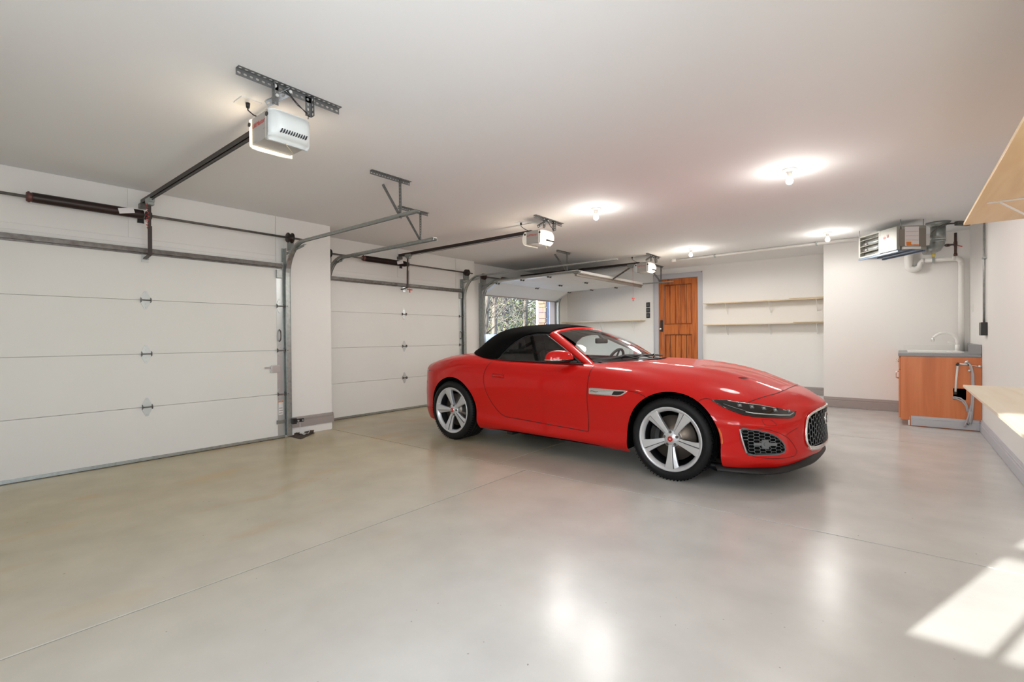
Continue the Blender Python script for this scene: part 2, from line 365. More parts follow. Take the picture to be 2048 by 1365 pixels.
# baseboards (moulded plastic look: two steps), they stop above a concrete curb on the left
def baseboard(nm, p, q, nrm, z0, z1, label, m='base'):
    p, q, nrm = V(p), V(q), V(nrm); h = z1-z0
    prof = [(0, z0), (.018, z0), (.020, z0+h*.62), (.013, z0+h*.66), (.016, z0+h*.70), (.018, z0+h*.82), (.012, z0+h*.85), (.012, z1-.01), (.008, z1), (0, z1)]
    mb = MB(); vs = []
    for c in (p, q): vs += [c+nrm*a+V((0, 0, b)) for a, b in prof]
    n = len(prof); mb.add(vs, [(i, (i+1) % n, n+(i+1) % n, n+i) for i in range(n)]+[tuple(range(n))[::-1], tuple(range(n, 2*n))])
    return struct(nm, mb, M[m], label, 'baseboard')
baseboard('baseboard_left', (X1, 2.885, 0), (X1, 3.463, 0), (1, 0, 0), .095, .225, 'grey baseboard on the pier beside the nearest garage door')
baseboard('baseboard_left', (X1-.6, 3.45, 0), (X1+.018, 3.45, 0), (0, 1, 0), .095, .225, 'short grey baseboard on the return of the pier')
baseboard('baseboard_left', (X2, 6.56, 0), (X2, 6.87, 0), (1, 0, 0), .06, .2, 'grey baseboard behind the car between two garage doors')
baseboard('baseboard_far', (X3, YF, 0), (-4.55, YF, 0), (0, -1, 0), .075, .22, 'grey baseboard on far wall left of the wooden door')
baseboard('baseboard_far', (-3.29, YF, 0), (XB, YF, 0), (0, -1, 0), .075, .22, 'grey baseboard on far wall right of the wooden door')
baseboard('baseboard_rear', (XB, YN, 0), (XR, YN, 0), (0, -1, 0), .012, .175, 'brownish grey baseboard behind the car nose and sink cabinet')
baseboard('baseboard_right', (XR, YS, 0), (XR, 8.12, 0), (-1, 0, 0), .004, .15, 'grey baseboard along the right wall', 'trimg')
cb = MB().box((-6.3, 3.12, 0), (-5.885, 3.41, .095)); struct('trim_3', cb, M['concrete'], 'pale concrete curb under the pier baseboard', 'curb')
# broken floor corner by the first door
dm = MB(); rnd = random.Random(3)
dm.prism([(0, 0), (.62, 0), (.40, .30), (0, .26)], (-6.18, 2.86, .0035), (1, 0, 0), (0, 1, 0), (0, 0, .001))
cr = obj('crumbled_concrete', dm, M['dirt']); tag(cr, 'dark broken patch of floor with rubble at the foot of the nearest door track', 'rubble')
for i in range(14):
    x, y, r = rnd.uniform(-6.02, -5.78), rnd.uniform(2.92, 3.14), rnd.uniform(.008, .035)
    rk = MB().obox((x, y, r*.5+.004), (rnd.random()+.1, rnd.random(), rnd.random()*.4), (-rnd.random(), 1, 0), (0, .2, 1), r*1.4, r*1.1, r); obj('stone', rk, M['dirt'], cr, bevel=.003)

# ------------------------------------------------------------------ garage doors
def c_path(xt, y, flip=1, z_top=1.95, zh=2.335, x_end=-3.39):
    r = zh-z_top; P = [(xt, y, .02), (xt, y, 1.0), (xt, y, z_top)]
    for i in range(1, 13):
        a = PI/2*i/12; P.append((xt+r-r*math.cos(a), y, z_top+r*math.sin(a)))
    P.append((x_end, y, zh)); return P
def track(xf, y, side, xend, label, brace=True, zdrop=True):
    """vertical, curved and horizontal roller track; side=+1 : door lies towards -Y"""
    xt = xf+.10
    t = thing('door_track', (xf, y, 0), label, 'track', 'garage door tracks')
    s = side
    prof = [(0, -.028), (.004*s, -.028), (.004*s, .024), (-.02*s, .024), (-.02*s, .028), (0, .028)] if s > 0 else [(0, .028), (.02, .028), (.02, .024), (-.004, .024), (-.004, -.028), (0, -.028)]
    prof = [(a, b) for a, b in prof]
    mb = MB(); mb.sweep([p for p in c_path(xt, y, x_end=xend)], [(.003, -.027), (.003, .027), (-.003, .027), (-.003, -.027)], (0, 1, 0), sm=False)
    for zz in (.027, -.027):
        mb.sweep(c_path(xt, y, x_end=xend), [(.010-.01*s-.010, zz-.0015), (.010-.01*s+.010, zz-.0015), (.010-.01*s+.010, zz+.0015), (.010-.01*s-.010, zz+.0015)], (0, 1, 0), sm=False)
    obj('rail', mb, M['galv'], t)
    wa = MB(); wa.box((xf+.012, y-.004, .02), (xf+.075, y+.0, 2.3)).box((xf+.012, y-.03, .02), (xf+.016, y, 2.3)); obj('wall_angle', wa, M['galv'], t)
    fl_ = MB(); fl_.angle((xf+.05, y+.01, 2.25), (xf+.48, y+.01, 2.30), .03, (0, 1, 0), (0, 0, -1)); obj('flag_bracket', fl_, M['galv'], t)
    if brace:
        xb = xend-.26
        for (nm, p, q, n1) in (('hanger_strut', (xb-.02, y+.012, 2.32), (xb-.02, y+.012, CE-.005), (1, 0, 0)), ('hanger_strut', (xb-.02, y+.012, 2.33), (xb-.28, y+.012, CE-.005), (.85, 0, .5))):
            b = MB(); b.angle(p, q, .03, n1, (0, 1, 0)); obj(nm, b, M['strap'], t)
        b = MB(); b.angle((xb-.02, y-.30, CE-.002), (xb-.02, y+.14, CE-.002), .032, (1, 0, 0), (0, 0, -1)); obj('ceiling_strap', b, M['strap'], t)
    return t
track(X1, 2.83, 1, -3.36, 'steel track curving up at the right side of the nearest garage door')
track(X1, .02, -1, -3.36, 'steel track at the left side of the nearest garage door, outside the view')
track(X2, 3.71, -1, -4.11, 'steel track at the left side of the closed door behind the pier')
track(X2, 6.50, 1, -3.25, 'steel track curving up at the right side of the closed door behind the car', brace=False)
track(X3, 7.19, -1, -4.30, 'steel track at the left edge of the open garage door')
track(X3, 9.95, 1, -3.70, 'steel track at the right edge of the open garage door')
def hinge_mb(c, n, up, s=1.0):   # diamond leaf with central knuckle; c on the seam, n outward, up in the leaf plane
    c, n, up = V(c), V(n), V(up); r = up.cross(n)
    mb = MB(); w, h = .038*s, .090*s
    for sg in (1, -1):
        mb.prism([(-w, .006*sg), (w, .006*sg), (w, .030*sg), (.010, h*sg), (-.010, h*sg), (-w, .030*sg)][::1 if sg > 0 else -1], c+n*.001, r, up, n*.003)
        for hh in (.038, .074): mb.cyl(c+up*(hh*sg*s)+n*.003, c+up*(hh*sg*s)+n*.009, .005, n=8)
    k = MB(); k.cyl(c-r*(w+.006)+n*.022, c+r*(w+.006)+n*.022, .006, n=10)
    for x in (-w-.002, w+.002): k.prism([(-.026, 0), (.026, 0), (.014, .030), (-.014, .030)], c+r*x, up, n, r*.004)
    return mb, k
def closed_door(nm, xf, y0, label, lockside=True, roller=True):
    y1 = y0+2.74; xd = xf+.052; t = thing(nm, (xf, (y0+y1)/2, 0), label, 'garage door', kind='structure')
    zs = [.028, .527, 1.061, 1.594, 2.128]; zs[1] = .534
    for i in range(4):
        mb = MB().box((xf+.006, y0, zs[i]+.0015), (xd, y1, zs[i+1]-.0015)); obj('door_section', mb, M['doorw'], t, bevel=.002)
    obj('seam_light_stop', MB().box((xf+.004, y0, .01), (xf+.03, y1, 2.127)), M['doorw'], t)  # backing sheet added to stop sun leaking through the section seams
    obj('bottom_seal', MB().box((xf+.01, y0, .0), (xd-.004, y1, .03)), M['black'], t)
    obj('bottom_rail', MB().box((xd, y0, .006), (xd+.006, y1, .036)), M['galv'], t)
    mb = MB(); z = 2.075; mb.prism([(0, -.032), (.012, -.032), (.012, -.016), (.045, -.016), (.045, .016), (.012, .016), (.012, .032), (0, .032)], (xd, y0+.02, z), (1, 0, 0), (0, 0, 1), (0, 2.70, 0)); obj('top_strut', mb, M['dsteel'], t)
    yc = (y0+y1)/2
    for i in (1, 2, 3):
        a, b = hinge_mb((xd, yc, zs[i]), (1, 0, 0), (0, 0, 1)); h = obj('hinge', a, M['galvw'], t); obj('hinge_knuckle', b, M['dsteel'], h)
        a, b = hinge_mb((xd+.002, y1-.045, zs[i]), (1, 0, 0), (0, 0, 1)); h = obj('hinge', a, M['galvw'], t); obj('hinge_knuckle', b, M['dsteel'], h)
        obj('roller', MB().cyl((xd+.03, y1-.06, zs[i]), (xd+.03, y1+.03, zs[i]), .006, n=10).cyl((xd+.03, y1+.012, zs[i]), (xd+.03, y1+.028, zs[i]), .022), M['dsteel'], t)
    for i in range(4): obj('end_stile', MB().box((xd, y1-.085, zs[i]+.01), (xd+.002, y1-.004, zs[i+1]-.01)), M['galvw'], t)
    br = MB().box((xd+.002, y1-.09, 1.93), (xd+.03, y1-.02, 2.03)); obj('top_bracket', br, M['galv'], t, bevel=.004)
    bb = MB().box((xd+.002, y1-.10, .215), (xd+.035, y1-.0, .222)).box((xd+.002, y1-.10, .175), (xd+.006, y1-.0, .222)); obj('bottom_bracket', bb, M['galv'], t)
    gh = MB(); gp = [(xd+.004, y1-.055, .0), (xd+.035, y1-.055, .02), (xd+.042, y1-.055, .07), (xd+.035, y1-.055, .12), (xd+.004, y1-.055, .14)]
    gh.tube([(a, b, c+1.17) for a, b, c in gp], .008); obj('grab_handle', gh, M['dsteel'], t)
    if lockside:
        l = obj('slide_lock', MB().box((xd+.002, y1-.16, .80), (xd+.022, y1-.055, .885)), M['galvw'], t, bevel=.003)
        obj('lock_bolt', MB().box((xd+.005, y1-.235, .845), (xd+.010, y1-.15, .870)), M['galvw'], l)
        wb = obj('warning_label', MB().box((xd+.002, y1-.075, .285), (xd+.0032, y1-.02, .46)), M['paper'], t)
        obj('label_stripe', MB().box((xd+.0032, y1-.075, .435), (xd+.0038, y1-.02, .455)), M['orange'], wb)
        obj('label_print', MB().box((xd+.0032, y1-.07, .33), (xd+.0036, y1-.025, .34)).box((xd+.0032, y1-.07, .36), (xd+.0036, y1-.03, .37)).box((xd+.0032, y1-.07, .30), (xd+.0036, y1-.03, .31)), M['base'], wb)
    # operator bracket on the door
    ob = MB().box((xd+.001, yc-.028, 1.97), (xd+.012, yc+.028, 2.06)).cyl((xd+.03, yc-.025, 2.0), (xd+.03, yc+.025, 2.0), .007); obj('operator_bracket', ob, M['galvw'], t)
    return t
D1 = closed_door('door_1', X1, .057, 'nearest closed white garage door with four flat sections')
D2 = closed_door('door_2', X2, 3.735, 'closed white garage door directly behind the tail of the red car', lockside=False)
# open door overhead: sections follow the track
def open_door():
    y0, y1 = 7.20, 9.94; yc = 8.57
    t = thing('door_3', (X3, yc, 2.1), 'open white garage door raised overhead along its tracks', 'garage door', kind='structure')
    zt = 2.325
    pts = [(-6.63, 2.085), (-6.22, 2.30), (-5.60, 2.315), (-4.98, 2.325), (-4.36, 2.335)]
    for i in range(4):
        (xa, za), (xb, zb) = pts[i], pts[i+1]; a, b = V((xa, yc, za)), V((xb, yc, zb)); d = (b-a).normalized()
        mb = MB().bar(a+d*.002, b-d*.002, 2.74, .046); obj('door_section', mb, M['doorw'], t, bevel=.002)
        st = MB()
        for yy in (y0+.04, y1-.04):
            nn = V((d.z, 0, -d.x)); st.obox((a+b)/2+nn*.024+V((0, yy-yc, 0)), d, (0, 1, 0), nn, (b-a).length-.02, .075, .002)
        obj('end_stile', st, M['galvw'], t)
    for i in (1, 2, 3):
        for yy in (yc, y1-.05, y0+.05):
            x, z = pts[i]; a, b = hinge_mb((x, yy, z-.023), (0, 0, -1), (1, 0, 0)); h = obj('hinge', a, M['galvw'], t); obj('hinge_knuckle', b, M['dsteel'], h)
    mb = MB(); mb.prism([(0, -.045), (.012, -.045), (.012, -.02), (.05, -.02), (.05, .02), (.012, .02), (.012, .045), (0, .045)], (-4.40, y0+.02, zt-.020), (0, 0, -1), (1, 0, 0), (0, 2.70, 0)); obj('top_strut', mb, mat('beige_strut', (.28, .24, .20), .5, .1), t)
    obj('bottom_rail', MB().box((-6.66, y0, 2.05), (-6.61, y1, 2.085)), M['base'], t)
    return t
open_door()
jb = MB().box((X3-.15, 7.205, 0), (X3+.004, 7.222, 2.12)).box((X3-.15, 9.908, 0), (X3+.004, 9.925, 2.12)).box((X3-.15, 7.2, 2.085), (X3+.012, 9.93, 2.125)).box((X3, 9.925, 1.95), (X3+.02, 9.965, 2.17))
struct('trim_4', jb, M['base'], 'grey frame lining the open garage doorway', 'trim')
struct('trim_5', MB().box((X3, 9.98, 0), (X3+.01, 10.06, 2.2)).box((X2, 6.60, 0), (X2+.01, 6.66, 2.3)), M['wall'], 'narrow painted boards beside the garage door tracks', 'trim')

# torsion shaft, spring and drums
def torsion(xf, y0, label):
    y1 = y0+2.74; yc = (y0+y1)/2; x = xf+.14; z = 2.418
    t = thing('torsion_spring_shaft', (x, yc, z), label, 'spring', 'torsion spring shafts above the garage doors')
    obj('shaft', MB().cyl((x, y0-.05, z), (x, y1+.20, z), .0127, n=14), M['dsteel'], t)
    # coil: helix-like ribbed tube
    pr = []; n = 150; ya, yb = yc-.80, yc-.03
    for i in range(n*2+1): pr.append((.044 if i % 2 else .040, ya+(yb-ya)*i/(2*n)))
    obj('spring', MB().lathe([(r, h) for r, h in pr], (x, 0, z), (0, 1, 0), 20), M['spring'], t)
    obj('winding_cone', MB().cyl((x, ya-.035, z), (x, ya+.01, z), .040, n=8).cyl((x, ya-.02, z-.045), (x, ya-.02, z+.045), .008), mat('rusty_cone', (.18, .08, .07), .5, .6), t)
    bp = MB().prism([(-.028, -.06), (.028, -.06), (.022, .04), (-.022, .04)], (x-.13, yc-.02, z), (0, 1, 0), (0, 0, 1), (.004, 0, 0)).cyl((x-.13, yc+.02, z-.01), (x+.02, yc+.02, z-.01), .010).cyl((x, yc-.01, z), (x, yc+.035, z), .036, n=18); obj('centre_bracket', bp, M['black'], t)
    for yy in (y1+.045, y0-.03):
        d = MB().lathe([(.012, -.03), (.058, -.03), (.060, -.022), (.048, -.016), (.048, .018), (.062, .022), (.062, .03), (.012, .03)], (x, yy, z), (0, 1, 0), 28); obj('cable_drum', d, M['spring'], t)
        pl = MB().box((xf+.01, yy+.028, z-.14), (x+.03, yy+.033, z+.03)); obj('end_bearing_plate', pl, M['galv'], t)
    tg = MB().obox((x+.048, yc-.17, z+.005), (0, 1, .25), (1, 0, 0), (0, -.25, 1), .12, .002, .05); obj('paper_tag', tg, M['paper'], t)
    return t
torsion(X1, .057, 'dark oily torsion spring on a shaft above the nearest garage door')
torsion(X2, 3.735, 'dark torsion spring on a shaft above the closed door behind the car')
torsion(X3, 7.20, 'torsion spring shaft over the open garage door, hidden by the raised sections')

# openers -----------------------------------------------------------
def opener(xf, yc, xs, label, lit, open_=False):
    t = thing('garage_door_opener', (xs-.15, yc, 2.55), label, 'garage door opener', 'garage door openers')
    xc = xs-.16; hw, hy, zb, zt = .105, .12, 2.385, 2.545
    body = MB().box((xc-hw, yc-hy, zb), (xc+hw, yc+hy, zt)); h = obj('housing', body, M['housing'], t, bevel=.006)
    obj('top_plate', MB().box((xc-.10, yc-.05, zt), (xc+.06, yc+.06, zt+.022)), M['galv'], t, bevel=.003)
    for sg, on_ in ((1, lit[0]), (-1, lit[1])):   # bulging lenses at both ends
        mb = MB(); nu, nv = 10, 14; g = []
        for i in range(nu+1):
            for j in range(nv+1):
                a = -1+2*i/nu; b = j/nv
                z = zt-.004-(zt-zb+.012)*b
                ed = (1-abs(a)**4)**.5; bu = .030+.075*math.sin(PI*min(1, .12+.80*b))**.8*ed
                bu *= 1 if b < .86 else max(.25, math.sqrt(max(0, 1-((b-.86)/.14)**2)))
                g.append((xc+sg*(hw-.012+bu), yc+a*(hy+.006), z))
        fs = []
        for i in range(nu):
            for j in range(nv):
                q = (i*(nv+1)+j, (i+1)*(nv+1)+j, (i+1)*(nv+1)+j+1, i*(nv+1)+j+1); fs.append(q if sg > 0 else q[::-1])
        b0 = len(g)
        back = [(xc+sg*(hw-.012), y, z) for (_, y, z) in g]
        rim = [i*(nv+1) for i in range(nu+1)]+[nu*(nv+1)+j for j in range(1, nv+1)]+[i*(nv+1)+nv for i in range(nu-1, -1, -1)]+[j for j in range(nv-1, 0, -1)]
        mb.add(g+back, fs+[(rim[k], rim[(k+1) % len(rim)], b0+rim[(k+1) % len(rim)], b0+rim[k]) for k in range(len(rim))], True)
        ln = obj('light_lens', mb, [M['lensoff'], M['lenson'], M['lenshot']][on_], t)
        sl = MB()
        for k in range(11):
            if sg > 0: y = yc-.075+.0148*k; sl.obox((xc+sg*(hw+.072), y, zb+.028), (0, .35, 1), (0, 1, -.35), (1, 0, 0), .022, .005, .03)
        if sg > 0: obj('vent_slots', sl, M['black'], ln)
        obj('lens_latch', MB().cyl((xc+sg*(hw+.010), yc-hy-.005, zt-.035), (xc+sg*(hw+.010), yc-hy-.012, zt-.035), .013), M['black'], ln)
    text('lettering', 'LiftMaster', .040, M['redp'], h, (xc-hw+.012, yc-hy, zb+.095), (1, 0, 0), (0, 0, 1), .001, shear=.3)
    obj('printed_mark', MB().box((xc+.05, yc-hy-.001, zb+.055), (xc+.095, yc-hy, zb+.062)), M['base'], h); obj('printed_mark', MB().box((xc-.09, yc-hy-.001, zb+.03), (xc-.083, yc-hy, zb+.037)), M['base'], h)
    # rail
    xe = xf+.03
    rl = MB().box((xe, yc-.016, 2.545), (xc-.10, yc+.016, 2.549)).box((xe, yc-.016, 2.545), (xe+.001, yc+.016, 2.58)).box((xe, yc-.016, 2.545), (xc-.1, yc-.012, 2.585)).box((xe, yc+.012, 2.545), (xc-.1, yc+.016, 2.585)).box((xe, yc-.016, 2.582), (xc-.1, yc+.016, 2.586))
    obj('rail', rl, M['bronze'], t)
    obj('drive_chain', MB().box((xe+.1, yc-.004, 2.530), (xc-.1, yc+.002, 2.535)), M['black'], t)
    obj('wall_bracket', MB().box((xf+.006, yc-.03, 2.50), (xe+.05, yc+.03, 2.545)), M['dsteel'], t)
    xt = -3.98 if open_ else xf+.27
    tr = obj('trolley', MB().box((xt-.07, yc-.022, 2.515), (xt+.07, yc+.022, 2.56)).box((xt-.03, yc-.026, 2.49), (xt+.04, yc+.026, 2.52)), M['galv'], t, bevel=.004)
    if open_:
        obj('arm', MB().bar((xt-.02, yc, 2.50), (-4.44, yc, 2.27), .006, .03).bar((-4.44, yc, 2.27), (-4.50, yc, 2.335), .03, .03), M['dsteel'], t)
    else:
        arm = MB().bar((xt-.02, yc, 2.50), (xt-.03, yc, 2.26), .028, .006, up=(1, 0, 0)).bar((xt-.03, yc+.004, 2.30), (xt-.035, yc+.004, 2.02), .034, .008, up=(1, 0, 0)).bar((xt-.035, yc, 2.02), (xf+.08, yc, 2.0), .03, .012)
        for k in range(6): arm.cyl((xt-.03, yc-.008, 2.08+.04*k), (xt-.022, yc-.008, 2.08+.04*k), .006, n=8)
        obj('arm', arm, M['bronze'], t)
    # release cord
    if lit[2] == 'long':
        zc = 1.91 if open_ else 1.98
        cd = obj('release_cord', MB().tube([(xt+.04, yc-.02, 2.50), (xt+.05, yc-.022, 2.3), (xt+.05, yc-.022, zc)], .0018, 6), M['redp'], t)
        obj('release_handle', MB().bar((xt+.05, yc-.07, zc), (xt+.05, yc+.03, zc), .014, .018).cyl((xt+.05, yc-.022, zc-.05), (xt+.05, yc-.022, zc), .009), M['redp'], cd, bevel=.003)
    else:
        rr = random.Random(5); P = [(xt+.03+.018*math.sin(k*1.9), yc-.03+.012*math.cos(k*2.3), 2.50-.0115*k) for k in range(22)]
        obj('release_cord', MB().tube(P, .0026, 6), M['redp'], t)
    # hangers: ceiling angle and three perforated struts
    for (nm, p, q, n1, n2) in (('ceiling_angle', (xs, yc-.31, CE-.002), (xs, yc+.31, CE-.002), (1, 0, 0), (0, 0, -1)),
                               ('hanger_strut', (xs, yc-.115, 2.56), (xs, yc-.115, CE-.004), (1, 0, 0), (0, 1, 0)),
                               ('hanger_strut', (xs, yc+.12, 2.56), (xs, yc+.12, CE-.004), (1, 0, 0), (0, -1, 0)),
                               ('hanger_strut', (xs-.09, yc-.12, 2.60), (xs, yc-.02, CE-.004), (1, 0, 0), (0, .6, -.6))):
        b = MB().angle(p, q, .036, n1, n2, .032, .0068); o = obj(nm, b, M['strap'], t)
    for (y, z) in ((yc-.10, CE-.018), (yc-.01, CE-.018), (yc+.13, CE-.018), (yc-.09, CE-.07)): obj('bolt', MB().cyl((xs+.002, y, z), (xs+.010, y, z), .010, n=6), M['bolt'], t)
    pc = MB().tube([(xc-.08, yc-.06, zt+.01), (xc-.15, yc-.09, zt+.05), (xc-.20, yc-.10, zt+.09), (xc-.20, yc-.10, zt+.12)], .004, 8).cyl((xc-.20, yc-.10, CE-.035), (xc-.20, yc-.10, CE-.002), .010, .014); obj('power_cord', pc, M['black'], t)
    wr_ = MB().tube([(xs, yc-.05, CE-.02), (xs+.02, yc-.01, CE-.06), (xs+.01, yc+.03, 2.60), (xs+.03, yc+.09, 2.56), (xs, yc+.10, 2.545)], .0025, 6).tube([(xs, yc-.03, CE-.015), (xs+.03, yc+.0, CE-.07), (xs+.015, yc+.05, 2.59), (xs+.02, yc+.10, 2.55)], .0025, 6); obj('wiring', wr_, M['black'], t)
    obj('junction_plate', MB().box((xc-.26, yc-.16, CE-.006), (xc-.14, yc-.04, CE)), M['white'], t)
    if not open_: obj('antenna_wire', MB().tube([(xc+.10, yc-.02, zb+.02), (xc+.13, yc-.02, zb-.03), (xc+.12, yc+.03, zb-.07)], .0012, 5), mat('yellow_wire', (.75, .62, .3), .5), t)
    return t
opener(X1, 1.42, -2.82, 'nearest garage door opener with one glowing end lens', (0, 2, 'coil'))
opener(X2, 5.04, -3.47, 'middle garage door opener with both end lenses lit', (1, 1, 'long'))
opener(X3, 8.53, -3.55, 'farthest garage door opener beside the grey door casing', (1, 0, 'long'), open_=True)
light('POINT', 'opener_glow', (-3.26, 1.42, 2.40), 3.0, (1, .80, .58), radius=.05)
for x, y in ((-3.93, 5.04), (-3.33, 5.04), (-3.40, 8.53)): light('POINT', 'opener_glow', (x, y, 2.28), 4.0, (1, .85, .65), radius=.05)

def spot(nm, loc, e, r=.09, col=(1, .975, .94)):
    o = light('SPOT', nm, loc, e, col, (0, 0, -1), radius=r); o.data.spot_size = rad(178); o.data.spot_blend = .12; return o
spot('opener_glow', (-3.30, 5.04, 2.20), 34, .2); spot('opener_glow', (-3.40, 8.53, 2.34), 16, .14)
# ceiling bulbs
def bulb(x, y, label):
    t = thing('ceiling_bulb_holder', (x, y, CE), label, 'ceiling light', 'bare bulbs on the ceiling')
    obj('holder', MB().lathe([(0, 0), (.058, 0), (.060, -.006), (.050, -.018), (.024, -.022), (.021, -.045), (.018, -.062), (0, -.062)], (x, y, CE), (0, 0, 1), 36), M['white'], t)
    obj('bulb', MB().lathe([(.012, -.058), (.014, -.068), (.026, -.085), (.030, -.104), (.026, -.122), (.014, -.133), (0, -.136)], (x, y, CE), (0, 0, 1), 28), M['bulb'], t)
    light('POINT', 'bulb_light', (x, y, CE-.24), 7.5, (1, .96, .90), radius=.05)
    spot('bulb_light', (x, y, CE-.15), 48 if x < -2 else 30, .2)
bulb(-.776, 4.935, 'bare bulb on the ceiling nearest the camera, right of centre')
bulb(-2.75, 4.97, 'bare bulb on the ceiling right of the middle opener')
bulb(-.83, 8.345, 'bare bulb on the ceiling above the jutting wall corner')
bulb(-2.80, 8.355, 'bare bulb on the ceiling above the wooden door')

# ceiling conduit
t = thing('ceiling_conduit', (-2, 9.15, 2.655), 'white painted conduit running along the ceiling to the heater', 'conduit')
obj('pipe', MB().cyl((-3.39, 9.24, 2.656), (-.45, 9.02, 2.656), .022, n=14), M['pvc'], t)
obj('end_box', MB().cyl((-3.42, 9.24, 2.625), (-3.42, 9.24, CE), .05, n=20), M['pvc'], t)
obj('clip', MB().box((-2.66, 9.15, 2.63), (-2.64, 9.22, CE)).box((-1.06, 9.03, 2.63), (-1.04, 9.10, CE)), M['galv'], t)

# ------------------------------------------------------------------ wooden entry door, casing, switches
WX0, WX1, WZ0, WZ1 = -4.235, -3.375, .42, 2.455
d = thing('door_4', (WX0, YF, WZ0), 'stained knotty wooden panel door on the far wall', 'door', kind='structure')
y = YF-.005
mb = MB()
mb.box((WX0, y, WZ0), (WX0+.125, y+.045, WZ1)).box((WX1-.125, y, WZ0), (WX1, y+.045, WZ1))
mb.box((WX0+.125, y, WZ1-.125), (WX1-.125, y+.045, WZ1)).box((WX0+.125, y, 1.235), (WX1-.125, y+.045, 1.45)).box((WX0+.125, y, WZ0), (WX1-.125, y+.045, WZ0+.22))
obj('stile_and_rail', mb, M['doorwood'], d, bevel=.004)
for (za, zb) in ((1.45, WZ1-.125), (WZ0+.22, 1.235)):
    pb = MB(); n = 5; wdt = (WX1-WX0-.25)/n
    for i in range(n): pb.box((WX0+.125+wdt*i+.005, y+.020, za), (WX0+.125+wdt*(i+1)-.005, y+.035, zb))
    obj('panel', pb, M['doorwood'], d, bevel=.003)
    obj('panel_backing', MB().box((WX0+.12, y+.03, za-.01), (WX1-.12, y+.04, zb+.01)), M['deep'], d)
    ml = MB(); a, b = WX0+.125, WX1-.125
    for p, q in (((a, za+.01), (b, za+.01)), ((a, zb-.01), (b, zb-.01)), ((a+.01, za), (a+.01, zb)), ((b-.01, za), (b-.01, zb))):
        ml.bar((p[0], y+.004, p[1]), (q[0], y+.004, q[1]), .022, .022, up=(0, 1, 0))
    obj('panel_moulding', ml, M['mould'], d, bevel=.006)
hd = obj('handle_plate', MB().box((WX0+.035, y-.012, 1.29), (WX0+.095, y, 1.55)), M['black'], d, bevel=.003)
obj('knob', MB().lathe([(0, .055), (.018, .052), (.027, .04), (.026, .03), (.012, .02), (.012, 0)], (WX0+.055, y-.01, 1.355), (0, -1, 0), 24), M['chrome'], hd)
cs = MB(); q = YF-.022
cs.box((WX0-.115, q, 0), (WX0-.005, YF, WZ1+.115)).box((WX1+.005, q, 0), (WX1+.10, YF, WZ1+.115)).box((WX0-.005, q, WZ1+.005), (WX1+.005, YF, WZ1+.115))
cs.box((WX0-.115, q-.012, 0), (WX0-.095, q, WZ1+.115)).box((WX1+.08, q-.012, 0), (WX1+.10, q, WZ1+.115)).box((WX0-.115, q-.012, WZ1+.095), (WX1+.10, q, WZ1+.115))
struct('trim_6', cs, M['trimg'], 'light grey casing around the wooden door', 'trim')
st = MB().box((-4.7, 9.55, 0), (-2.95, YF, .21)).box((-4.7, 9.9, .21), (-2.95, YF, .42)); struct('steps', st, M['concrete'], 'concrete steps up to the wooden door, hidden behind the car', 'steps')
for k, (z, nm) in enumerate(((1.91, 'topmost of the three'), (1.787, 'middle one of the three'), (1.664, 'lowest of the three'))):
    t = thing('wall_switch', (-4.485, YF, z), 'black wall control beside the wooden door, '+nm, 'switch', 'black wall controls left of the wooden door')
    obj('plate', MB().box((-4.528, YF-.014, z-.055), (-4.442, YF, z+.055)), M['black'], t, bevel=.003)
    obj('button', MB().box((-4.508, YF-.020, z-.03), (-4.462, YF-.014, z+.032)), mat('switch_grey', (.09, .095, .11), .4), t, bevel=.002)
# shelves on the far wall
def bracket(x, yw, z, hgt, dep, parent, n=(0, -1, 0), m='white'):
    n = V(n); o = V((x, yw, z)); a = V((0, 0, 1)).cross(n); mb = MB()
    mb.obox(o+n*.003+V((0, 0, -hgt/2)), a, n, (0, 0, 1), .026, .006, hgt).obox(o+n*(dep/2)+V((0, 0, -.003)), a, n, (0, 0, 1), .026, dep, .006)
    mb.bar(o+n*.006+V((0, 0, -hgt*.82)), o+n*(dep*.8)+V((0, 0, -.006)), .014, .010)
    return obj('bracket', mb, M[m], parent, bevel=.001)
def shelf(p, q, z, dep, nrm, xs, label, m='plyx', hgt=.26, group='wall shelves', th=.02, bm='white'):
    nrm = V(nrm); p, q = V((*p, z)), V((*q, z)); t = thing('wall_shelf', (p+q)/2, label, 'shelf', group)
    b = MB(); b.obox((p+q)/2+nrm*dep/2+V((0, 0, -th/2)), q-p, nrm, (0, 0, 1), (q-p).length, dep, th); obj('board', b, M[m], t, bevel=.002)
    for s in xs:
        c = p+(q-p).normalized()*s; bracket(c.x, c.y, z-th, hgt, dep*.85, t, nrm, bm)
    return t
shelf((-3.18, YF), (XB, YF), 1.868, .29, (0, -1, 0), (.41, 1.2, 1.98), 'upper pale wood shelf on the far wall right of the wooden door')
shelf((-3.18, YF), (XB, YF), 1.428, .29, (0, -1, 0), (.41, 1.2, 1.98), 'lower pale wood shelf on the far wall right of the wooden door', hgt=.24)
shelf((X3, YF), (-4.55, YF), 1.565, .29, (0, -1, 0), (.22, 1.01, 1.83), 'pale wood shelf on the far wall left of the wooden door', hgt=.28)
obj_ = MB().box((-1.62, 10.19, 1.869), (XB-.002, 10.46, 1.884)); tag(obj('loose_board', obj_, M['plyx'], bevel=.002), 'loose pale board lying on the right end of the upper far shelf', 'board', 'loose boards on the far shelves')
obj_ = MB().box((-1.55, 10.17, 1.429), (XB-.002, 10.44, 1.444)); tag(obj('loose_board', obj_, M['plyx'], bevel=.002), 'loose pale board lying on the right end of the lower far shelf', 'board', 'loose boards on the far shelves')
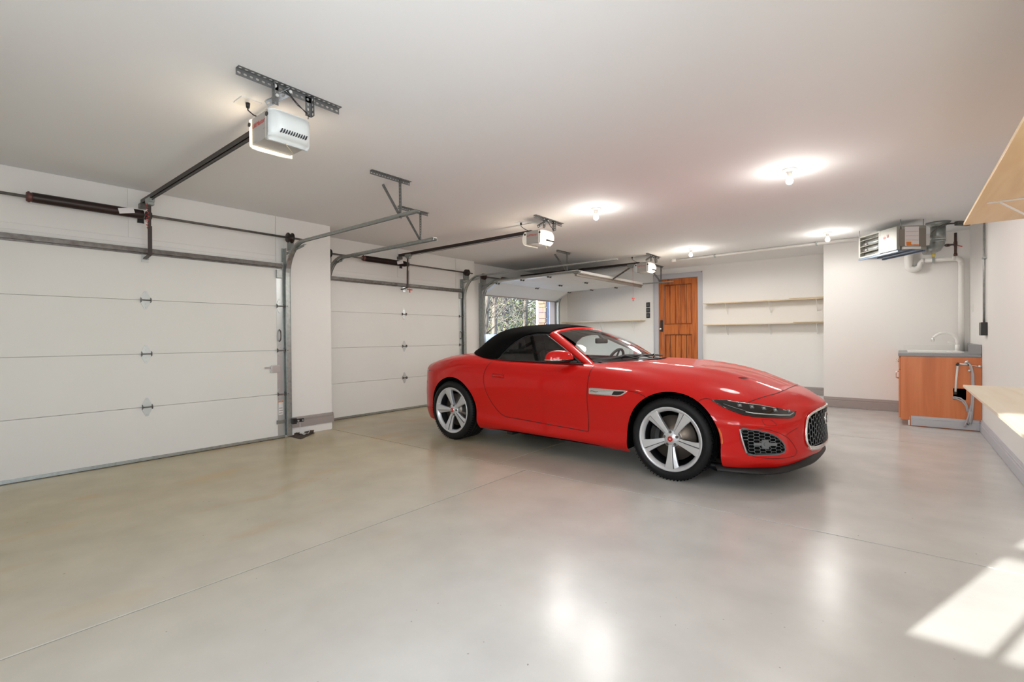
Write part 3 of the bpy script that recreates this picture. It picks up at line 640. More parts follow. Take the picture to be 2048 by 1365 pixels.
# right wall: upper shelf and bench
shelf((XR, -.9), (XR, 5.43), 2.112, .362, (-1, 0, 0), (.7, 2.1, 3.6, 5.5), 'long plywood shelf high on the right wall seen from below', 'ply', .26, th=.022)
shelf((XR, -.9), (XR, 5.43), .775, .365, (-1, 0, 0), (.7, 2.1, 3.6, 5.2), 'long pale plywood bench shelf low on the right wall, partly in the sun', 'plyb', .24, th=.02)
# electrical conduit and box on the right wall
t = thing('wall_outlet_box', (XR, 7.70, 1.26), 'black electrical box at the foot of a metal conduit on the right wall', 'outlet')
obj('box', MB().box((XR-.055, 7.62, 1.175), (XR, 7.80, 1.325)), M['black'], t, bevel=.006)
obj('conduit', MB().cyl((XR-.02, 7.72, 1.32), (XR-.02, 7.72, CE-.01), .0115, n=12), M['galv'], t)
obj('strap', MB().box((XR-.034, 7.67, 2.055), (XR, 7.77, 2.075)), M['galv'], t)
t = thing('wall_plate', (XR, 9.1, 1.55), 'small white outlet plate on the right wall near the corner', 'outlet')
obj('plate', MB().box((XR-.006, 9.03, 1.49), (XR, 9.10, 1.60)), M['white'], t, bevel=.002); obj('socket', MB().box((XR-.008, 9.05, 1.505), (XR-.005, 9.08, 1.585)), M['pvc'], t)
# photo-eye sensor on the pier
t = thing('door_sensor', (X1+.13, 2.87, .2), 'black photo eye sensor on a bracket at the foot of the nearest door track', 'sensor')
obj('sensor_body', MB().box((X1+.12, 2.842, .165), (X1+.165, 2.89, .235)).box((X1+.13, 2.885, .18), (X1+.155, 2.985, .222)), M['black'], t, bevel=.003)
obj('lens', MB().cyl((X1+.155, 2.91, .2), (X1+.165, 2.91, .2), .011).cyl((X1+.155, 2.965, .2), (X1+.163, 2.965, .2), .009), M['galvw'], t)
obj('wire', MB().tube([(X1+.14, 2.94, .18), (X1+.13, 2.945, .11), (X1+.15, 2.93, .05), (X1+.16, 2.98, .02), (X1+.12, 3.02, .015), (X1+.09, 2.97, .03), (X1+.12, 3.06, .02), (X1+.08, 3.10, .06)], .0035, 6), M['white'], t)

# ------------------------------------------------------------------ unit heater
A, B_, Cc = V((-.475, 8.56, 0)), V((-.041, 7.98, 0)), V((.277, 8.17, 0)); u = (B_-A).normalized(); vv = V((-u.y, u.x, 0)); vv = vv if vv.dot(Cc-B_) > 0 else -vv
LA, LB, z0, z1 = (B_-A).length, .37, 2.285, 2.60
t = thing('unit_heater', (A+(Cc-A)/2)+V((0, 0, z1)), 'grey gas unit heater with louvres hung from the ceiling in the right corner', 'heater')
O = A
def hp(a, b, z): return O+u*a+vv*b+V((0, 0, z))
cs = MB()
# shell with an open louvred part at the left of the long face
cs.obox(hp(LA/2, LB/2+.03, (z0+z1)/2), u, vv, (0, 0, 1), LA, LB-.06, z1-z0)
obj('casing', cs, M['heater'], t, bevel=.004)
fr = MB(); w0 = LA*.56
for (a0, a1, zz0, zz1) in ((0, .03, z0, z1), (w0-.01, w0+.02, z0, z1), (0, w0, z0, z0+.022), (0, w0, z1-.022, z1)):
    fr.obox(hp((a0+a1)/2, .03, (zz0+zz1)/2), u, vv, (0, 0, 1), a1-a0, .06, zz1-zz0)
obj('louvre_frame', fr, M['heater'], t, bevel=.002)
obj('louvre_cavity', MB().obox(hp(w0/2, .062, (z0+z1)/2), u, vv, (0, 0, 1), w0-.02, .004, z1-z0-.05), M['deep'], t)
for k in range(3):
    zz = z0+.075+.085*k
    obj('louvre', MB().obox(hp(w0/2, .025, zz+.012), u, vv+V((0, 0, .45)), V((0, 0, 1))-vv*.45, w0-.04, .05, .008), M['heater'], t)
for k in range(2): obj('heat_exchanger_tube', MB().cyl(hp(w0*.30, .05, z0+.115+.085*k), hp(w0, .05, z0+.115+.085*k), .016), M['galvw'], t)
fan = MB()
for k in range(2): fan.cyl(hp(w0*.12, .05, z0+.11+.085*k), hp(w0*.34, .05, z0+.11+.085*k), .030, .018)
obj('burner', fan, M['dsteel'], t)
cv = obj('access_cover', MB().obox(hp((w0+LA)/2+.01, .022, (z0+z1)/2), u, vv, (0, 0, 1), LA-w0-.02, .045, z1-z0-.01), M['heater'], t, bevel=.003)
obj('brand_badge', MB().obox(hp(w0+.10, -.0015, z0+.2), u+V((0, 0, .1)), vv, (0, 0, 1), .035, .002, .03).obox(hp(w0+.16, -.0015, z0+.21), u, vv, (0, 0, 1), .03, .002, .04), mat('faded_red', (.7, .25, .22), .5), cv)
obj('side_vent', MB().obox(hp(LA+.002, LB*.20, (z0+z1)/2), vv, u, (0, 0, 1), .08, .006, .22), M['heaterd'], t); obj('side_vent', MB().obox(hp(LA+.002, LB*.86, (z0+z1)/2), vv, u, (0, 0, 1), .08, .006, .24), M['heaterd'], t)
lb = obj('rating_label', MB().obox(hp(LA+.004, LB*.50, z0+.175), vv, u, (0, 0, 1), .175, .006, .25), M['paper'], t)
pr_ = MB().obox(hp(LA+.008, LB*.39, z0+.085), vv, u, (0, 0, 1), .06, .002, .036).obox(hp(LA+.008, LB*.42, z0+.062), vv, u, (0, 0, 1), .075, .002, .014).obox(hp(LA+.008, LB*.63, z0+.062), vv, u, (0, 0, 1), .07, .002, .014)
for zz in (.125, .18, .235): pr_.obox(hp(LA+.008, LB*.5, z0+zz), vv, u, (0, 0, 1), .16, .002, .0035)
obj('label_print', pr_, M['orange'], lb)
obj('junction_bar', MB().obox(hp(LA+.02, LB*.45, z0+.022), vv, u, (0, 0, 1), .22, .03, .03), M['white'], t, bevel=.002)
fg = MB()
fg.obox(hp(LA/2, .02, z0-.012), u, vv, (0, 0, 1), LA+.02, .03, .022).obox(hp(LA/2+.1, .17, z0-.012), u, vv, (0, 0, 1), LA-.1, .03, .022).obox(hp(LA/2, LB-.03, z0-.012), u, vv, (0, 0, 1), LA, .03, .022).obox(hp(LA/2, LB/2, z0-.004), u, vv, (0, 0, 1), LA-.02, LB-.04, .006)
obj('bottom_flange', fg, M['blue'], t)
for (a, b) in ((.02, .0), (LA-.02, .06), (LA-.02, LB-.02), (.02, LB-.02)): obj('hanger_rod', MB().cyl(hp(a, b, z1-.02), hp(a, b, CE), .0045, n=8), M['galv'], t)
# flue
fx, fy = .385, 8.60
t = thing('flue_pipe', (fx, fy, 2.684), 'short galvanised flue pipe rising from the back of the heater to the ceiling', 'flue')
obj('pipe', MB().cyl((fx, fy, 2.44), (fx, fy, CE-.05), .080, n=28), M['galv'], t); obj('collar', MB().cyl((fx, fy, CE-.055), (fx, fy, CE-.001), .08, .135, n=28), M['galv'], t)
obj('elbow', MB().tube([(fx, fy, 2.46), (fx-.008, fy-.004, 2.40), (fx-.03, fy-.015, 2.35), (fx-.07, fy-.035, 2.325), (fx-.14, fy-.07, 2.32)], [.080, .079, .072, .066, .062], 24), M['galv'], t)
obj('crimp_band', MB().cyl((fx, fy, 2.455), (fx, fy, 2.468), .083, n=28).cyl((fx, fy, 2.425), (fx, fy, 2.435), .083, n=28), M['galvw'], t)
obj('gas_valve_knob', MB().cyl((fx-.05, fy-.12, 2.22), (fx-.05, fy-.12, 2.265), .02), mat('yellow_tag', (.75, .62, .15), .5), t)
# gas pipe
t = thing('gas_pipe', (.62, 9.35, 2.3), 'black iron gas pipe with a tee and drip leg beside the heater', 'pipe')
obj('riser', MB().cyl((.60, 9.25, 2.31), (.60, 9.25, CE-.06), .016).cyl((.60, 9.25, 2.44), (.60, 9.25, 2.50), .021).cyl((.60, 9.25, 2.30), (.60, 9.25, 2.33), .021), M['iron'], t)
obj('branch', MB().cyl((.60, 9.25, 2.46), (.34, 8.55, 2.37), .013).cyl((.52, 9.03, 2.428), (.49, 8.96, 2.42), .02), M['iron'], t)
obj('valve_lever', MB().bar((.60, 9.24, 2.45), (.67, 9.23, 2.42), .008, .012), M['redp'], t)
# armoured cable to a box in the corner
t = thing('flexible_conduit', (.5, 8.5, 2.6), 'dark flexible conduit arching from the heater to a box near the ceiling', 'conduit')
cp = [(.30, 8.20, 2.44), (.31, 8.25, 2.50), (.36, 8.33, 2.57), (.43, 8.44, 2.62), (.50, 8.55, 2.645), (.56, 8.64, 2.655)]
obj('cable', MB().tube(cp, .011, 10), M['dsteel'], t); obj('box', MB().bar((.57, 8.66, 2.657), (.70, 8.83, 2.660), .05, .05), M['dsteel'], t, bevel=.004)
# white drain pipe with trap
t = thing('drain_pipe', (.6, 9.4, 1.6), 'white plastic drain pipe with a trap running down the corner beside the sink', 'pipe')
yp = YN-.075; r = .034
P = [(.09, yp, CE-.05), (.09, yp, 2.5), (.09, yp, 2.25)]
for i in range(1, 13): a = PI*i/12; P.append((.09+.065-.065*math.cos(a), yp, 2.215-.05*math.sin(a)))
P += [(.22, yp, 2.225)]
for i in range(1, 7): a = PI/2*i/6; P.append((.22+.05-.05*math.cos(a), yp, 2.225+.055*math.sin(a)))
obj('trap', MB().tube(P, [.056, .056, .052]+[.050-.0012*i for i in range(len(P)-3)], 18), M['pvc'], t)
P2 = [(.245, yp, 2.28), (.60, yp, 2.282)]
for i in range(1, 7): a = PI/2*i/6; P2.append((.60+.07*math.sin(a), yp, 2.212+.07*math.cos(a)))
P2 += [(.67, yp, 1.6), (.67, yp, .92)]
obj('pipe', MB().tube(P2, [.030]*2+[.034]*(len(P2)-2), 18), M['pvc'], t)
obj('coupling', MB().cyl((.575, yp, 2.282), (.615, yp, 2.282), .034).cyl((.67, yp, 2.17), (.67, yp, 2.22), .034).cyl((.23, yp, 2.28), (.27, yp, 2.28), .034), M['pvc'], t)
obj('clamp', MB().box((.355, yp-.035, 2.24), (.385, YN-.001, 2.325)), M['galv'], t)

# ------------------------------------------------------------------ sink cabinet
CX0, CY0 = -.005, 8.13
t = thing('sink_cabinet', ((CX0+XR)/2, 8.8, 0), 'cherry wood sink cabinet against the right wall with hoses on its side', 'cabinet')
sp = MB()  # side panel with a rectangular cut-out
for (a, b, c, d_) in ((CX0, .505, .075, .905), (.625, .715, .075, .905), (.505, .625, .075, .375), (.505, .625, .515, .905)): sp.box((a, CY0, c), (b, CY0+.018, d_))
obj('side_panel', sp, M['cabwood'], t)
obj('corner_post', MB().box((.655, CY0-.006, .13), (.672, CY0, .90)), M['cabwood'], t)
obj('filler_panel', MB().box((.715, CY0+.004, .075), (XR-.002, CY0+.018, .905)), M['cabwood'], t)
bd = MB().box((CX0+.02, CY0+.35, .09), (XR-.01, YN-.005, .88)).box((CX0+.006, CY0+.018, .09), (CX0+.024, YN-.005, .90)).box((CX0+.02, CY0+.02, .075), (XR-.01, YN-.005, .095))
obj('carcass', bd, M['cabwood'], t)
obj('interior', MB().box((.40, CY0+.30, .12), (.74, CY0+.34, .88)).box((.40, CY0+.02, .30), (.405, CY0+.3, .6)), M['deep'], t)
for k, (ya, yb) in enumerate(((CY0+.005, CY0+.66), (CY0+.67, YN-.01))):
    d1 = obj('drawer_front', MB().box((CX0-.020, ya, .735), (CX0, yb, .89)), M['cabwood'], t, bevel=.004)
    obj('pull', MB().tube([(CX0-.02, (ya+yb)/2-.05, .82), (CX0-.048, (ya+yb)/2-.04, .82), (CX0-.048, (ya+yb)/2+.04, .82), (CX0-.02, (ya+yb)/2+.05, .82)], .006, 8), M['chrome'], d1)
    d2 = obj('door', MB().box((CX0-.020, ya, .10), (CX0, yb, .725)), M['cabwood'], t, bevel=.004)
    yy = ya+.06 if k else yb-.06
    obj('pull', MB().tube([(CX0-.02, yy, .57), (CX0-.05, yy, .58), (CX0-.05, yy, .66), (CX0-.02, yy, .67)], .006, 8), M['chrome'], d2)
obj('toe_kick', MB().box((.085, CY0+.006, .0), (XR-.005, YN-.01, .09)), M['cabwood'], t)
obj('filler_strip', MB().box((.0855, CY0-.005, .012), (.088, CY0+.002, .12)).box((.072, CY0+.002, .01), (.086, CY0+.04, .085)), M['white'], t)
bb = MB(); nrm = V((0, -1, 0)); prof = [(0, .012), (.016, .012), (.018, .09), (.012, .096), (.016, .103), (.012, .125), (.006, .135), (0, .135)]
vs = []
for c in (V((.10, CY0, 0)), V((XR-.02, CY0, 0))): vs += [c+nrm*a+V((0, 0, b)) for a, b in prof]
n = len(prof); bb.add(vs, [(i, (i+1) % n, n+(i+1) % n, n+i) for i in range(n)]+[tuple(range(n))[::-1], tuple(range(n, 2*n))]); obj('plinth', bb, M['trimg'], t)
ct = thing('countertop', (.37, 8.8, .915), 'speckled grey laminate countertop with backsplash on the sink cabinet', 'countertop')
obj('slab', MB().box((CX0-.025, CY0-.012, .907), (XR-.004, YN-.004, .948)), M['counter'], ct, bevel=.006)
obj('backsplash', MB().box((.64, CY0-.012, .948), (XR-.004, CY0+.010, 1.060)).box((XR-.025, CY0+.010, .948), (XR-.004, YN-.004, 1.060)), M['counter'], ct, bevel=.002)
obj('side_splash', MB().box((.03, YN-.022, .948), (XR-.026, YN-.004, 1.03)), M['pvc'], ct)
sk = thing('sink', (.33, 8.75, .95), 'white drop in sink rim lying on the grey countertop', 'sink')
rm = MB(); 
for (a, b) in (((.07, 8.25), (.60, 8.29)), ((.07, 9.15), (.60, 9.19)), ((.07, 8.29), (.11, 9.15)), ((.50, 8.29), (.62, 9.15))): rm.box((*a, .948), (*b, .966))
obj('rim', rm, M['white'], sk, bevel=.005); obj('bowl', MB().box((.11, 8.29, .949), (.50, 9.15, .953)), M['white'], sk)
fc = thing('faucet', (.565, 8.55, .966), 'white high arc faucet at the back of the sink', 'faucet')
fx, fy = .572, 8.55
obj('base', MB().cyl((fx, fy, .966), (fx, fy, 1.055), .024).cyl((fx, fy, .966), (fx, fy, .975), .036), M['white'], fc)
P = [(fx, fy, 1.04), (fx, fy, 1.08)]
for i in range(1, 15): a = PI*.86*i/14; P.append((fx-.115+.115*math.cos(a), fy, 1.085+.125*math.sin(a)))
P = [(x-(0 if i < 5 else .02*(i-4)/12), y, z) for i, (x, y, z) in enumerate(P)]
obj('spout', MB().tube(P, [.021]*3+[.021-.0005*i for i in range(len(P)-3)], 14), M['white'], fc)
e = P[-1]; obj('spray_head', MB().cyl((e[0], e[1], e[2]+.012), (e[0]-.004, e[1], e[2]-.045), .017), M['chrome'], fc)
obj('lever', MB().tube([(fx-.01, fy, 1.055), (fx-.05, fy, 1.072), (fx-.095, fy, 1.09)], [.012, .009, .006], 10), M['white'], fc)
# hoses and supply pipes on the side panel
t = thing('water_supply_hose', (.6, CY0, .6), 'looped grey hoses and white supply pipes hanging on the cabinet side', 'hose')
yy = CY0-.022
obj('pipe', MB().tube([(.525, yy, .46), (.53, yy, .60), (.545, yy, .80)], .011, 10).tube([(.56, yy, .825), (.64, yy, .818)], .010, 10), M['pvc'], t)
obj('fitting', MB().cyl((.537, yy, .80), (.555, yy, .835), .014).cyl((.524, yy, .44), (.526, yy, .475), .016).cyl((.635, yy, .817), (.66, yy, .817), .014), M['bronze'], t)
obj('shutoff_valve', MB().cyl((.61, yy-.01, .835), (.635, yy-.01, .865), .013).cyl((.64, yy-.01, .735), (.655, yy-.01, .755), .012).cyl((.65, yy, .81), (.745, yy, .795), .006).cyl((.735, yy-.006, .79), (.745, yy-.006, .81), .016), M['chrome'], t)
obj('hose', MB().tube([(.625, yy, .86), (.65, yy, .82), (.672, yy, .74), (.676, yy, .55), (.672, yy, .36), (.662, yy, .25), (.648, yy, .14), (.635, yy-.01, .08), (.63, yy-.012, .12), (.65, yy-.01, .22), (.665, yy, .32)], .010, 10)
    .tube([(.64, yy-.01, .84), (.665, yy-.008, .80), (.685, yy-.006, .70), (.69, yy, .5), (.684, yy, .35), (.676, yy, .22), (.668, yy-.004, .12), (.660, yy-.008, .085), (.655, yy-.012, .13), (.668, yy-.01, .25)], .010, 10)
    .tube([(.50, yy+.03, .405), (.525, yy+.002, .408), (.57, yy, .40), (.61, yy, .36), (.635, yy, .29), (.645, yy, .20), (.625, yy-.014, .11), (.60, yy-.02, .05)], .009, 10)
    .tube([(.50, yy+.03, .39), (.54, yy, .388), (.585, yy-.008, .365), (.62, yy-.01, .31), (.632, yy-.01, .24)], .008, 10), mat('grey_hose', (.48, .46, .47), .45), t)
# ------------------------------------------------------------------ outside, seen through the open door
struct('ground_outside', MB().box((-60, -20, -.25), (X1-.16, 60, -.13)).box((-9.5, YS-.5, -.13), (X3-.16, 12, -.02)), M['drive'], 'driveway outside the garage', 'ground')
hl = MB(); N = 24
hv = [];
def hz(a, b): return -.2+max(0, (-a-30))*.33+.6*math.sin(b*.3+a*.2)+.4*math.sin(b*.9)
for i in range(N+1):
    for j in range(N+1): a, b = -22-30*i/N, 4+56*j/N; hv.append((a, b, hz(a, b)*min(1, i/3)-.1))
hl.add(hv, [(i*(N+1)+j, i*(N+1)+j+1, (i+1)*(N+1)+j+1, (i+1)*(N+1)+j) for i in range(N) for j in range(N)], True)
struct('hillside', hl, mat('leaf_litter', (.20, .17, .11), .9, noise=(2.5, (.10, .12, .055), 1, (1, 1, 1)), bump=(4, 1)), 'leaf covered slope beyond the driveway', 'hillside')
def tree(x, y, h, r, m, label, seed, group, dens=1):
    rd = random.Random(seed); z0 = hz(x, y)-.5 if x < -30 else -.2
    t = thing('bare_tree', (x, y, z0), label, 'tree', group)
    lx, ly = rd.uniform(-.05, .05), rd.uniform(-.05, .05); P = [V((x+lx*k+rd.uniform(-.06, .06), y+ly*k+rd.uniform(-.06, .06), z0+h*k/8)) for k in range(9)]
    obj('trunk', MB().tube(P, [r*(1-.085*k) for k in range(9)], 8), m, t)
    b = MB()
    for k in range(int(26*dens)):
        f = rd.uniform(.08, 1)*8; i = min(7, int(f)); p = P[i].lerp(P[i+1], f-i); a = rd.uniform(0, 2*PI); L = rd.uniform(.8, 2.4)*(1.1-f/16); up = rd.uniform(.1, .9)
        d = V((math.cos(a), math.sin(a), up)); q = p+d*L*.5+V((0, 0, rd.uniform(0, .2))); e = q+d*L*.5+V((rd.uniform(-.3, .3), rd.uniform(-.3, .3), .2))
        b.tube([p, q, e], [r*.22, r*.13, r*.05], 4)
        for _ in range(3):
            s = q.lerp(e, rd.random()); dd = V((rd.uniform(-1, 1), rd.uniform(-1, 1), rd.uniform(-.1, .9)))*L*.4
            b.tube([s, s+dd*.6, s+dd+V((0, 0, .1))], [r*.07, r*.05, r*.02], 3)
    obj('branches', b, m, t)
gt = 'bare trees beyond the open garage door'
spec = [(-15.5, 17.1, .13, 'bark', 'slender grey tree nearest the left edge of the doorway'), (-17.3, 19.9, .16, 'bark', 'pale straight tree left in the doorway'), (-21, 25.3, .24, 'barkd', 'dark trunk at the middle of the doorway view'),
        (-18.5, 24.1, .17, 'bark', 'pale tree right of the dark middle trunk'), (-22.5, 31.3, .30, 'barkd', 'thick dark evergreen trunk beside the stone house corner'), (-27, 29, .2, 'bark', 'distant tree behind the pale left tree'),
        (-30, 36, .2, 'barkd', 'distant dark tree behind the middle trunk'), (-26, 33.5, .16, 'bark', 'thin distant tree between the pale and the dark trunk'), (-25, 27.2, .12, 'bark', 'thin leaning distant tree at left of the doorway'), (-33, 43, .22, 'bark', 'far tree near the stone column'),
        (-31, 33, .18, 'barkd', 'far dark tree on the slope at left'), (-36, 44, .2, 'bark', 'far pale tree on the slope'), (-35, 40, .18, 'barkd', 'far dark tree on the slope at right')]
for k, (x, y, r, m, lb) in enumerate(spec): tree(x, y, 13, r, M[m], lb, 20+k, gt, 2.4)
# brush and evergreen foliage: nobody could count it
def leafmat(n_, c, c2): return mat(n_, c, .8, noise=(.8, c2, 1, (1, 1, 1)))
br = MB(); rd = random.Random(11)
for k in range(5200):
    a = rd.uniform(-38, -17.5); f = rd.uniform(1.08, 1.42); x, y = a, -a*f; z0 = rd.uniform(-.2, 6)+max(0, -a-28)*.2
    if -a*1.12 < 17: continue
    d = V((rd.uniform(-.5, .5), rd.uniform(-.6, .6), rd.uniform(-.2, .8)))*rd.uniform(.5, 1.6); p = V((x, y, z0))
    br.tube([p, p+d*.5+V((rd.uniform(-.1, .1), rd.uniform(-.1, .1), .1)), p+d], [.016, .012, .006], 3, caps=False)
tag(obj('underbrush', br, mat('twig', (.34, .31, .24), .9)), 'tangle of pale twigs among the trees outside', 'brush', kind='stuff')
for nm, cnt, c, c2, zr, sd, lab in (('evergreen_foliage', 9000, (.055, .085, .05), (.03, .04, .045), (1, 9), 4, 'dark evergreen foliage between the trunks outside'), ('spring_foliage', 5000, (.27, .31, .07), (.14, .17, .05), (.2, 8), 5, 'yellow green young leaves between the trunks outside')):
    g = MB(); rd = random.Random(sd)
    cl = [(rd.uniform(-34, -19), rd.uniform(1.10, 1.42), rd.uniform(*zr)) for _ in range(46)]
    for k in range(cnt):
        a, f, z = cl[k % 46]; p = V((a+rd.gauss(0, .8), -a*f+rd.gauss(0, .8), z+rd.gauss(0, .6))); s = rd.uniform(.05, .11)
        e1 = V((rd.uniform(-1, 1), rd.uniform(-1, 1), rd.uniform(-1, 1))).normalized()*s; e2 = e1.orthogonal().normalized()*s*.6
        g.add([p-e1, p+e2, p+e1, p-e2], [(0, 1, 2, 3)])
    tag(obj(nm, g, leafmat(nm, c, c2)), lab, 'foliage', kind='stuff')
# unseen block added to keep the sun out of the open doorway
hw = thing('sun_blocker', (-12, -6, 0), 'unseen house shaped block added to shade the open garage doorway', 'house')
obj('wall', MB().box((-17, -8, -.2), (-7.6, -4.5, 6.6)), M['siding'], hw)
obj('blocker_top', MB().prism([(-2.2, 6.6), (1.75, 8.4), (5.7, 6.6)], (-17.3, -8, 0), (0, 1, 0), (0, 0, 1), (10, 0, 0)), M['dsteel'], hw)
# stone gate pillar with railing
t = thing('stone_pillar', (-11, 12.15, -.1), 'low stone pillar with a white cap outside the open garage door', 'pillar')
obj('cap', MB().cyl((-11.2, 12.1, 1.13), (-11.2, 13.0, 1.13), .17, n=20), M['white'], t); obj('shaft', MB().box((-11.35, 12.15, -.15), (-11.05, 12.95, 1.0)), M['stone1'], t, bevel=.02)
t = thing('iron_railing', (-10.6, 12.6, -.1), 'white picket railing beside the stone pillar outside', 'railing')
obj('rail', MB().bar((-10.5, 11.9, .86), (-10.5, 12.75, .86), .03, .04).bar((-10.5, 11.9, .2), (-10.5, 12.75, .2), .03, .03), M['siding'], t)
for k in range(8): obj('baluster', MB().bar((-10.5, 11.95+.105*k, -.12), (-10.5, 11.95+.105*k, .86), .02, .02), M['siding'], t)
# corner of the house: stone veneer column between pale boards
t = thing('house_corner', (-11.4, 16.5, -.1), 'stone clad corner of the house with pale siding beyond the open door', 'house')
obj('siding', MB().box((-11.98, 16.55, -.15), (-8.5, 16.75, 5)), M['siding'], t); obj('corner_board', MB().box((-11.99, 16.47, -.15), (-11.88, 16.76, 5)), M['white'], t)
sb = MB(); rd = random.Random(2); z = -.1
while z < 4.6:
    h = rd.uniform(.12, .26); y = -11.87
    while y < -11.47: w_ = min(rd.uniform(.15, .42), -11.43-y); sb.box((y+.01, 16.42-rd.uniform(0, .05), z+.01), (y+w_-.01, 16.6, z+h-.01)); y += w_
    z += h
obj('stone_veneer', sb, M['stone1'], t, bevel=.02); obj('mortar', MB().box((-11.87, 16.46, -.15), (-11.43, 16.6, 4.8)), M['siding'], t)
obj('utility_box', MB().box((-11.35, 16.40, 1.0), (-11.20, 16.55, 1.6)), M['blue'], t, bevel=.02)

# ------------------------------------------------------------------ the red convertible
# local frame: x forward from the front axle, y to the car's left, z up
CAR_A = V((-1.4696, 4.8238, 0)); CAR_R = rad(-1.3)
def nat_spline(t, P, te):   # natural cubic spline through P(t) (numpy), evaluated at te
    t = np.asarray(t, float); P = np.asarray(P, float); n = len(t); h = np.diff(t); A = np.zeros((n, n)); B = np.zeros_like(P)
    A[0, 0] = A[-1, -1] = 1
    for i in range(1, n-1):
        A[i, i-1] = h[i-1]; A[i, i] = 2*(h[i-1]+h[i]); A[i, i+1] = h[i]
        B[i] = 6*((P[i+1]-P[i])/h[i]-(P[i]-P[i-1])/h[i-1])
    m = np.linalg.solve(A, B.reshape(n, -1)).reshape(P.shape); te = np.asarray(te, float)
    k = np.clip(np.searchsorted(t, te, 'right')-1, 0, n-2); sh = (len(te),)+(1,)*(P.ndim-1)
    a = ((t[k+1]-te)/h[k]).reshape(sh); b = ((te-t[k])/h[k]).reshape(sh); hk = h[k].reshape(sh)
    return a*P[k]+b*P[k+1]+((a**3-a)*m[k]+(b**3-b)*m[k+1])*hk**2/6
# stations from tail to nose; rows: 0 bottom edge .. 8 centre line; each entry (x, half width, z)
def st(x, *wz): return [(x, w, z) for w, z in wz]
ROWT = [0, .07, .20, .36, .52, .66, .76, .89, 1.0]
BODY = [
 (-3.56, [(-3.50, 0, .22), (-3.54, 0, .29), (-3.55, 0, .42), (-3.545, 0, .55), (-3.54, 0, .70), (-3.535, 0, .865), (-3.50, 0, .90), (-3.47, 0, .925), (-3.45, 0, .935)]),
 (-3.50, [(-3.48, .34, .21), (-3.51, .34, .28), (-3.52, .34, .41), (-3.515, .34, .54), (-3.51, .34, .70), (-3.50, .345, .855), (-3.46, .31, .89), (-3.43, .18, .925), (-3.43, 0, .940)]),
 (-3.42, [(-3.39, .57, .20), (-3.42, .585, .27), (-3.43, .59, .40), (-3.43, .59, .54), (-3.42, .59, .70), (-3.405, .583, .842), (-3.36, .51, .885), (-3.33, .30, .935), (-3.33, 0, .95)]),
 (-3.27, [(-3.24, .745, .19), (-3.25, .77, .26), (-3.255, .78, .39), (-3.255, .785, .53), (-3.25, .78, .69), (-3.235, .757, .828), (-3.20, .655, .893), (-3.18, .37, .95), (-3.18, 0, .965)]),
 (-3.02, st(-3.02, (.84, .18), (.88, .25), (.895, .38), (.903, .53), (.897, .69), (.85, .835), (.735, .918), (.42, .972), (0, .988))),
 (-2.62, st(-2.62, (.88, .17), (.93, .24), (.95, .38), (.962, .54), (.958, .70), (.905, .86), (.78, .955), (.44, 1.0), (0, 1.01))),
 (-2.25, st(-2.25, (.88, .175), (.925, .235), (.935, .36), (.945, .52), (.955, .70), (.905, .865), (.795, .955), (.45, .985), (0, .99))),
 (-1.85, st(-1.85, (.87, .185), (.905, .225), (.905, .33), (.915, .50), (.938, .70), (.895, .865), (.80, .940), (.45, .955), (0, .96))),
 (-1.30, st(-1.30, (.865, .185), (.905, .22), (.895, .32), (.905, .49), (.930, .68), (.895, .845), (.80, .932), (.45, .945), (0, .95))),
 (-.78, st(-.78, (.865, .18), (.908, .22), (.90, .32), (.91, .49), (.930, .66), (.895, .83), (.795, .922), (.45, .955), (0, .965))),
 (-.40, st(-.40, (.875, .175), (.925, .225), (.925, .34), (.930, .50), (.940, .65), (.895, .80), (.775, .897), (.44, .945), (0, .952))),
 (0, st(0, (.89, .18), (.945, .24), (.955, .38), (.958, .54), (.945, .665), (.87, .785), (.735, .858), (.41, .918), (0, .925))),
 (.30, st(.30, (.88, .18), (.925, .23), (.935, .37), (.935, .52), (.905, .635), (.82, .735), (.69, .807), (.38, .868), (0, .880))),
 (.50, [(.50, .845, .178), (.51, .885, .235), (.51, .885, .36), (.51, .88, .50), (.50, .845, .60), (.50, .755, .69), (.50, .635, .757), (.50, .34, .812), (.50, 0, .828)]),
 (.66, [(.66, .755, .185), (.68, .79, .24), (.675, .79, .36), (.665, .785, .49), (.65, .755, .585), (.65, .67, .662), (.65, .56, .715), (.65, .30, .762), (.65, 0, .776)]),
 (.79, [(.80, .61, .195), (.82, .63, .25), (.815, .635, .36), (.80, .635, .48), (.785, .61, .57), (.78, .545, .640), (.78, .44, .682), (.78, .24, .720), (.78, 0, .730)]),
 (.875, [(.88, .41, .20), (.905, .42, .25), (.90, .425, .36), (.89, .425, .48), (.875, .41, .565), (.865, .37, .632), (.865, .29, .66), (.865, .16, .684), (.865, 0, .690)]),
 (.93, [(.92, .20, .19), (.945, .205, .255), (.945, .21, .36), (.94, .21, .48), (.942, .205, .565), (.945, .20, .618), (.935, .15, .640), (.93, .08, .650), (.93, 0, .654)]),
 (.96, [(.93, 0, .19), (.955, 0, .255), (.96, 0, .36), (.955, 0, .48), (.962, 0, .565), (.968, 0, .618), (.962, 0, .632), (.956, 0, .638), (.950, 0, .642)]),
]
NU, NS = 300, 56
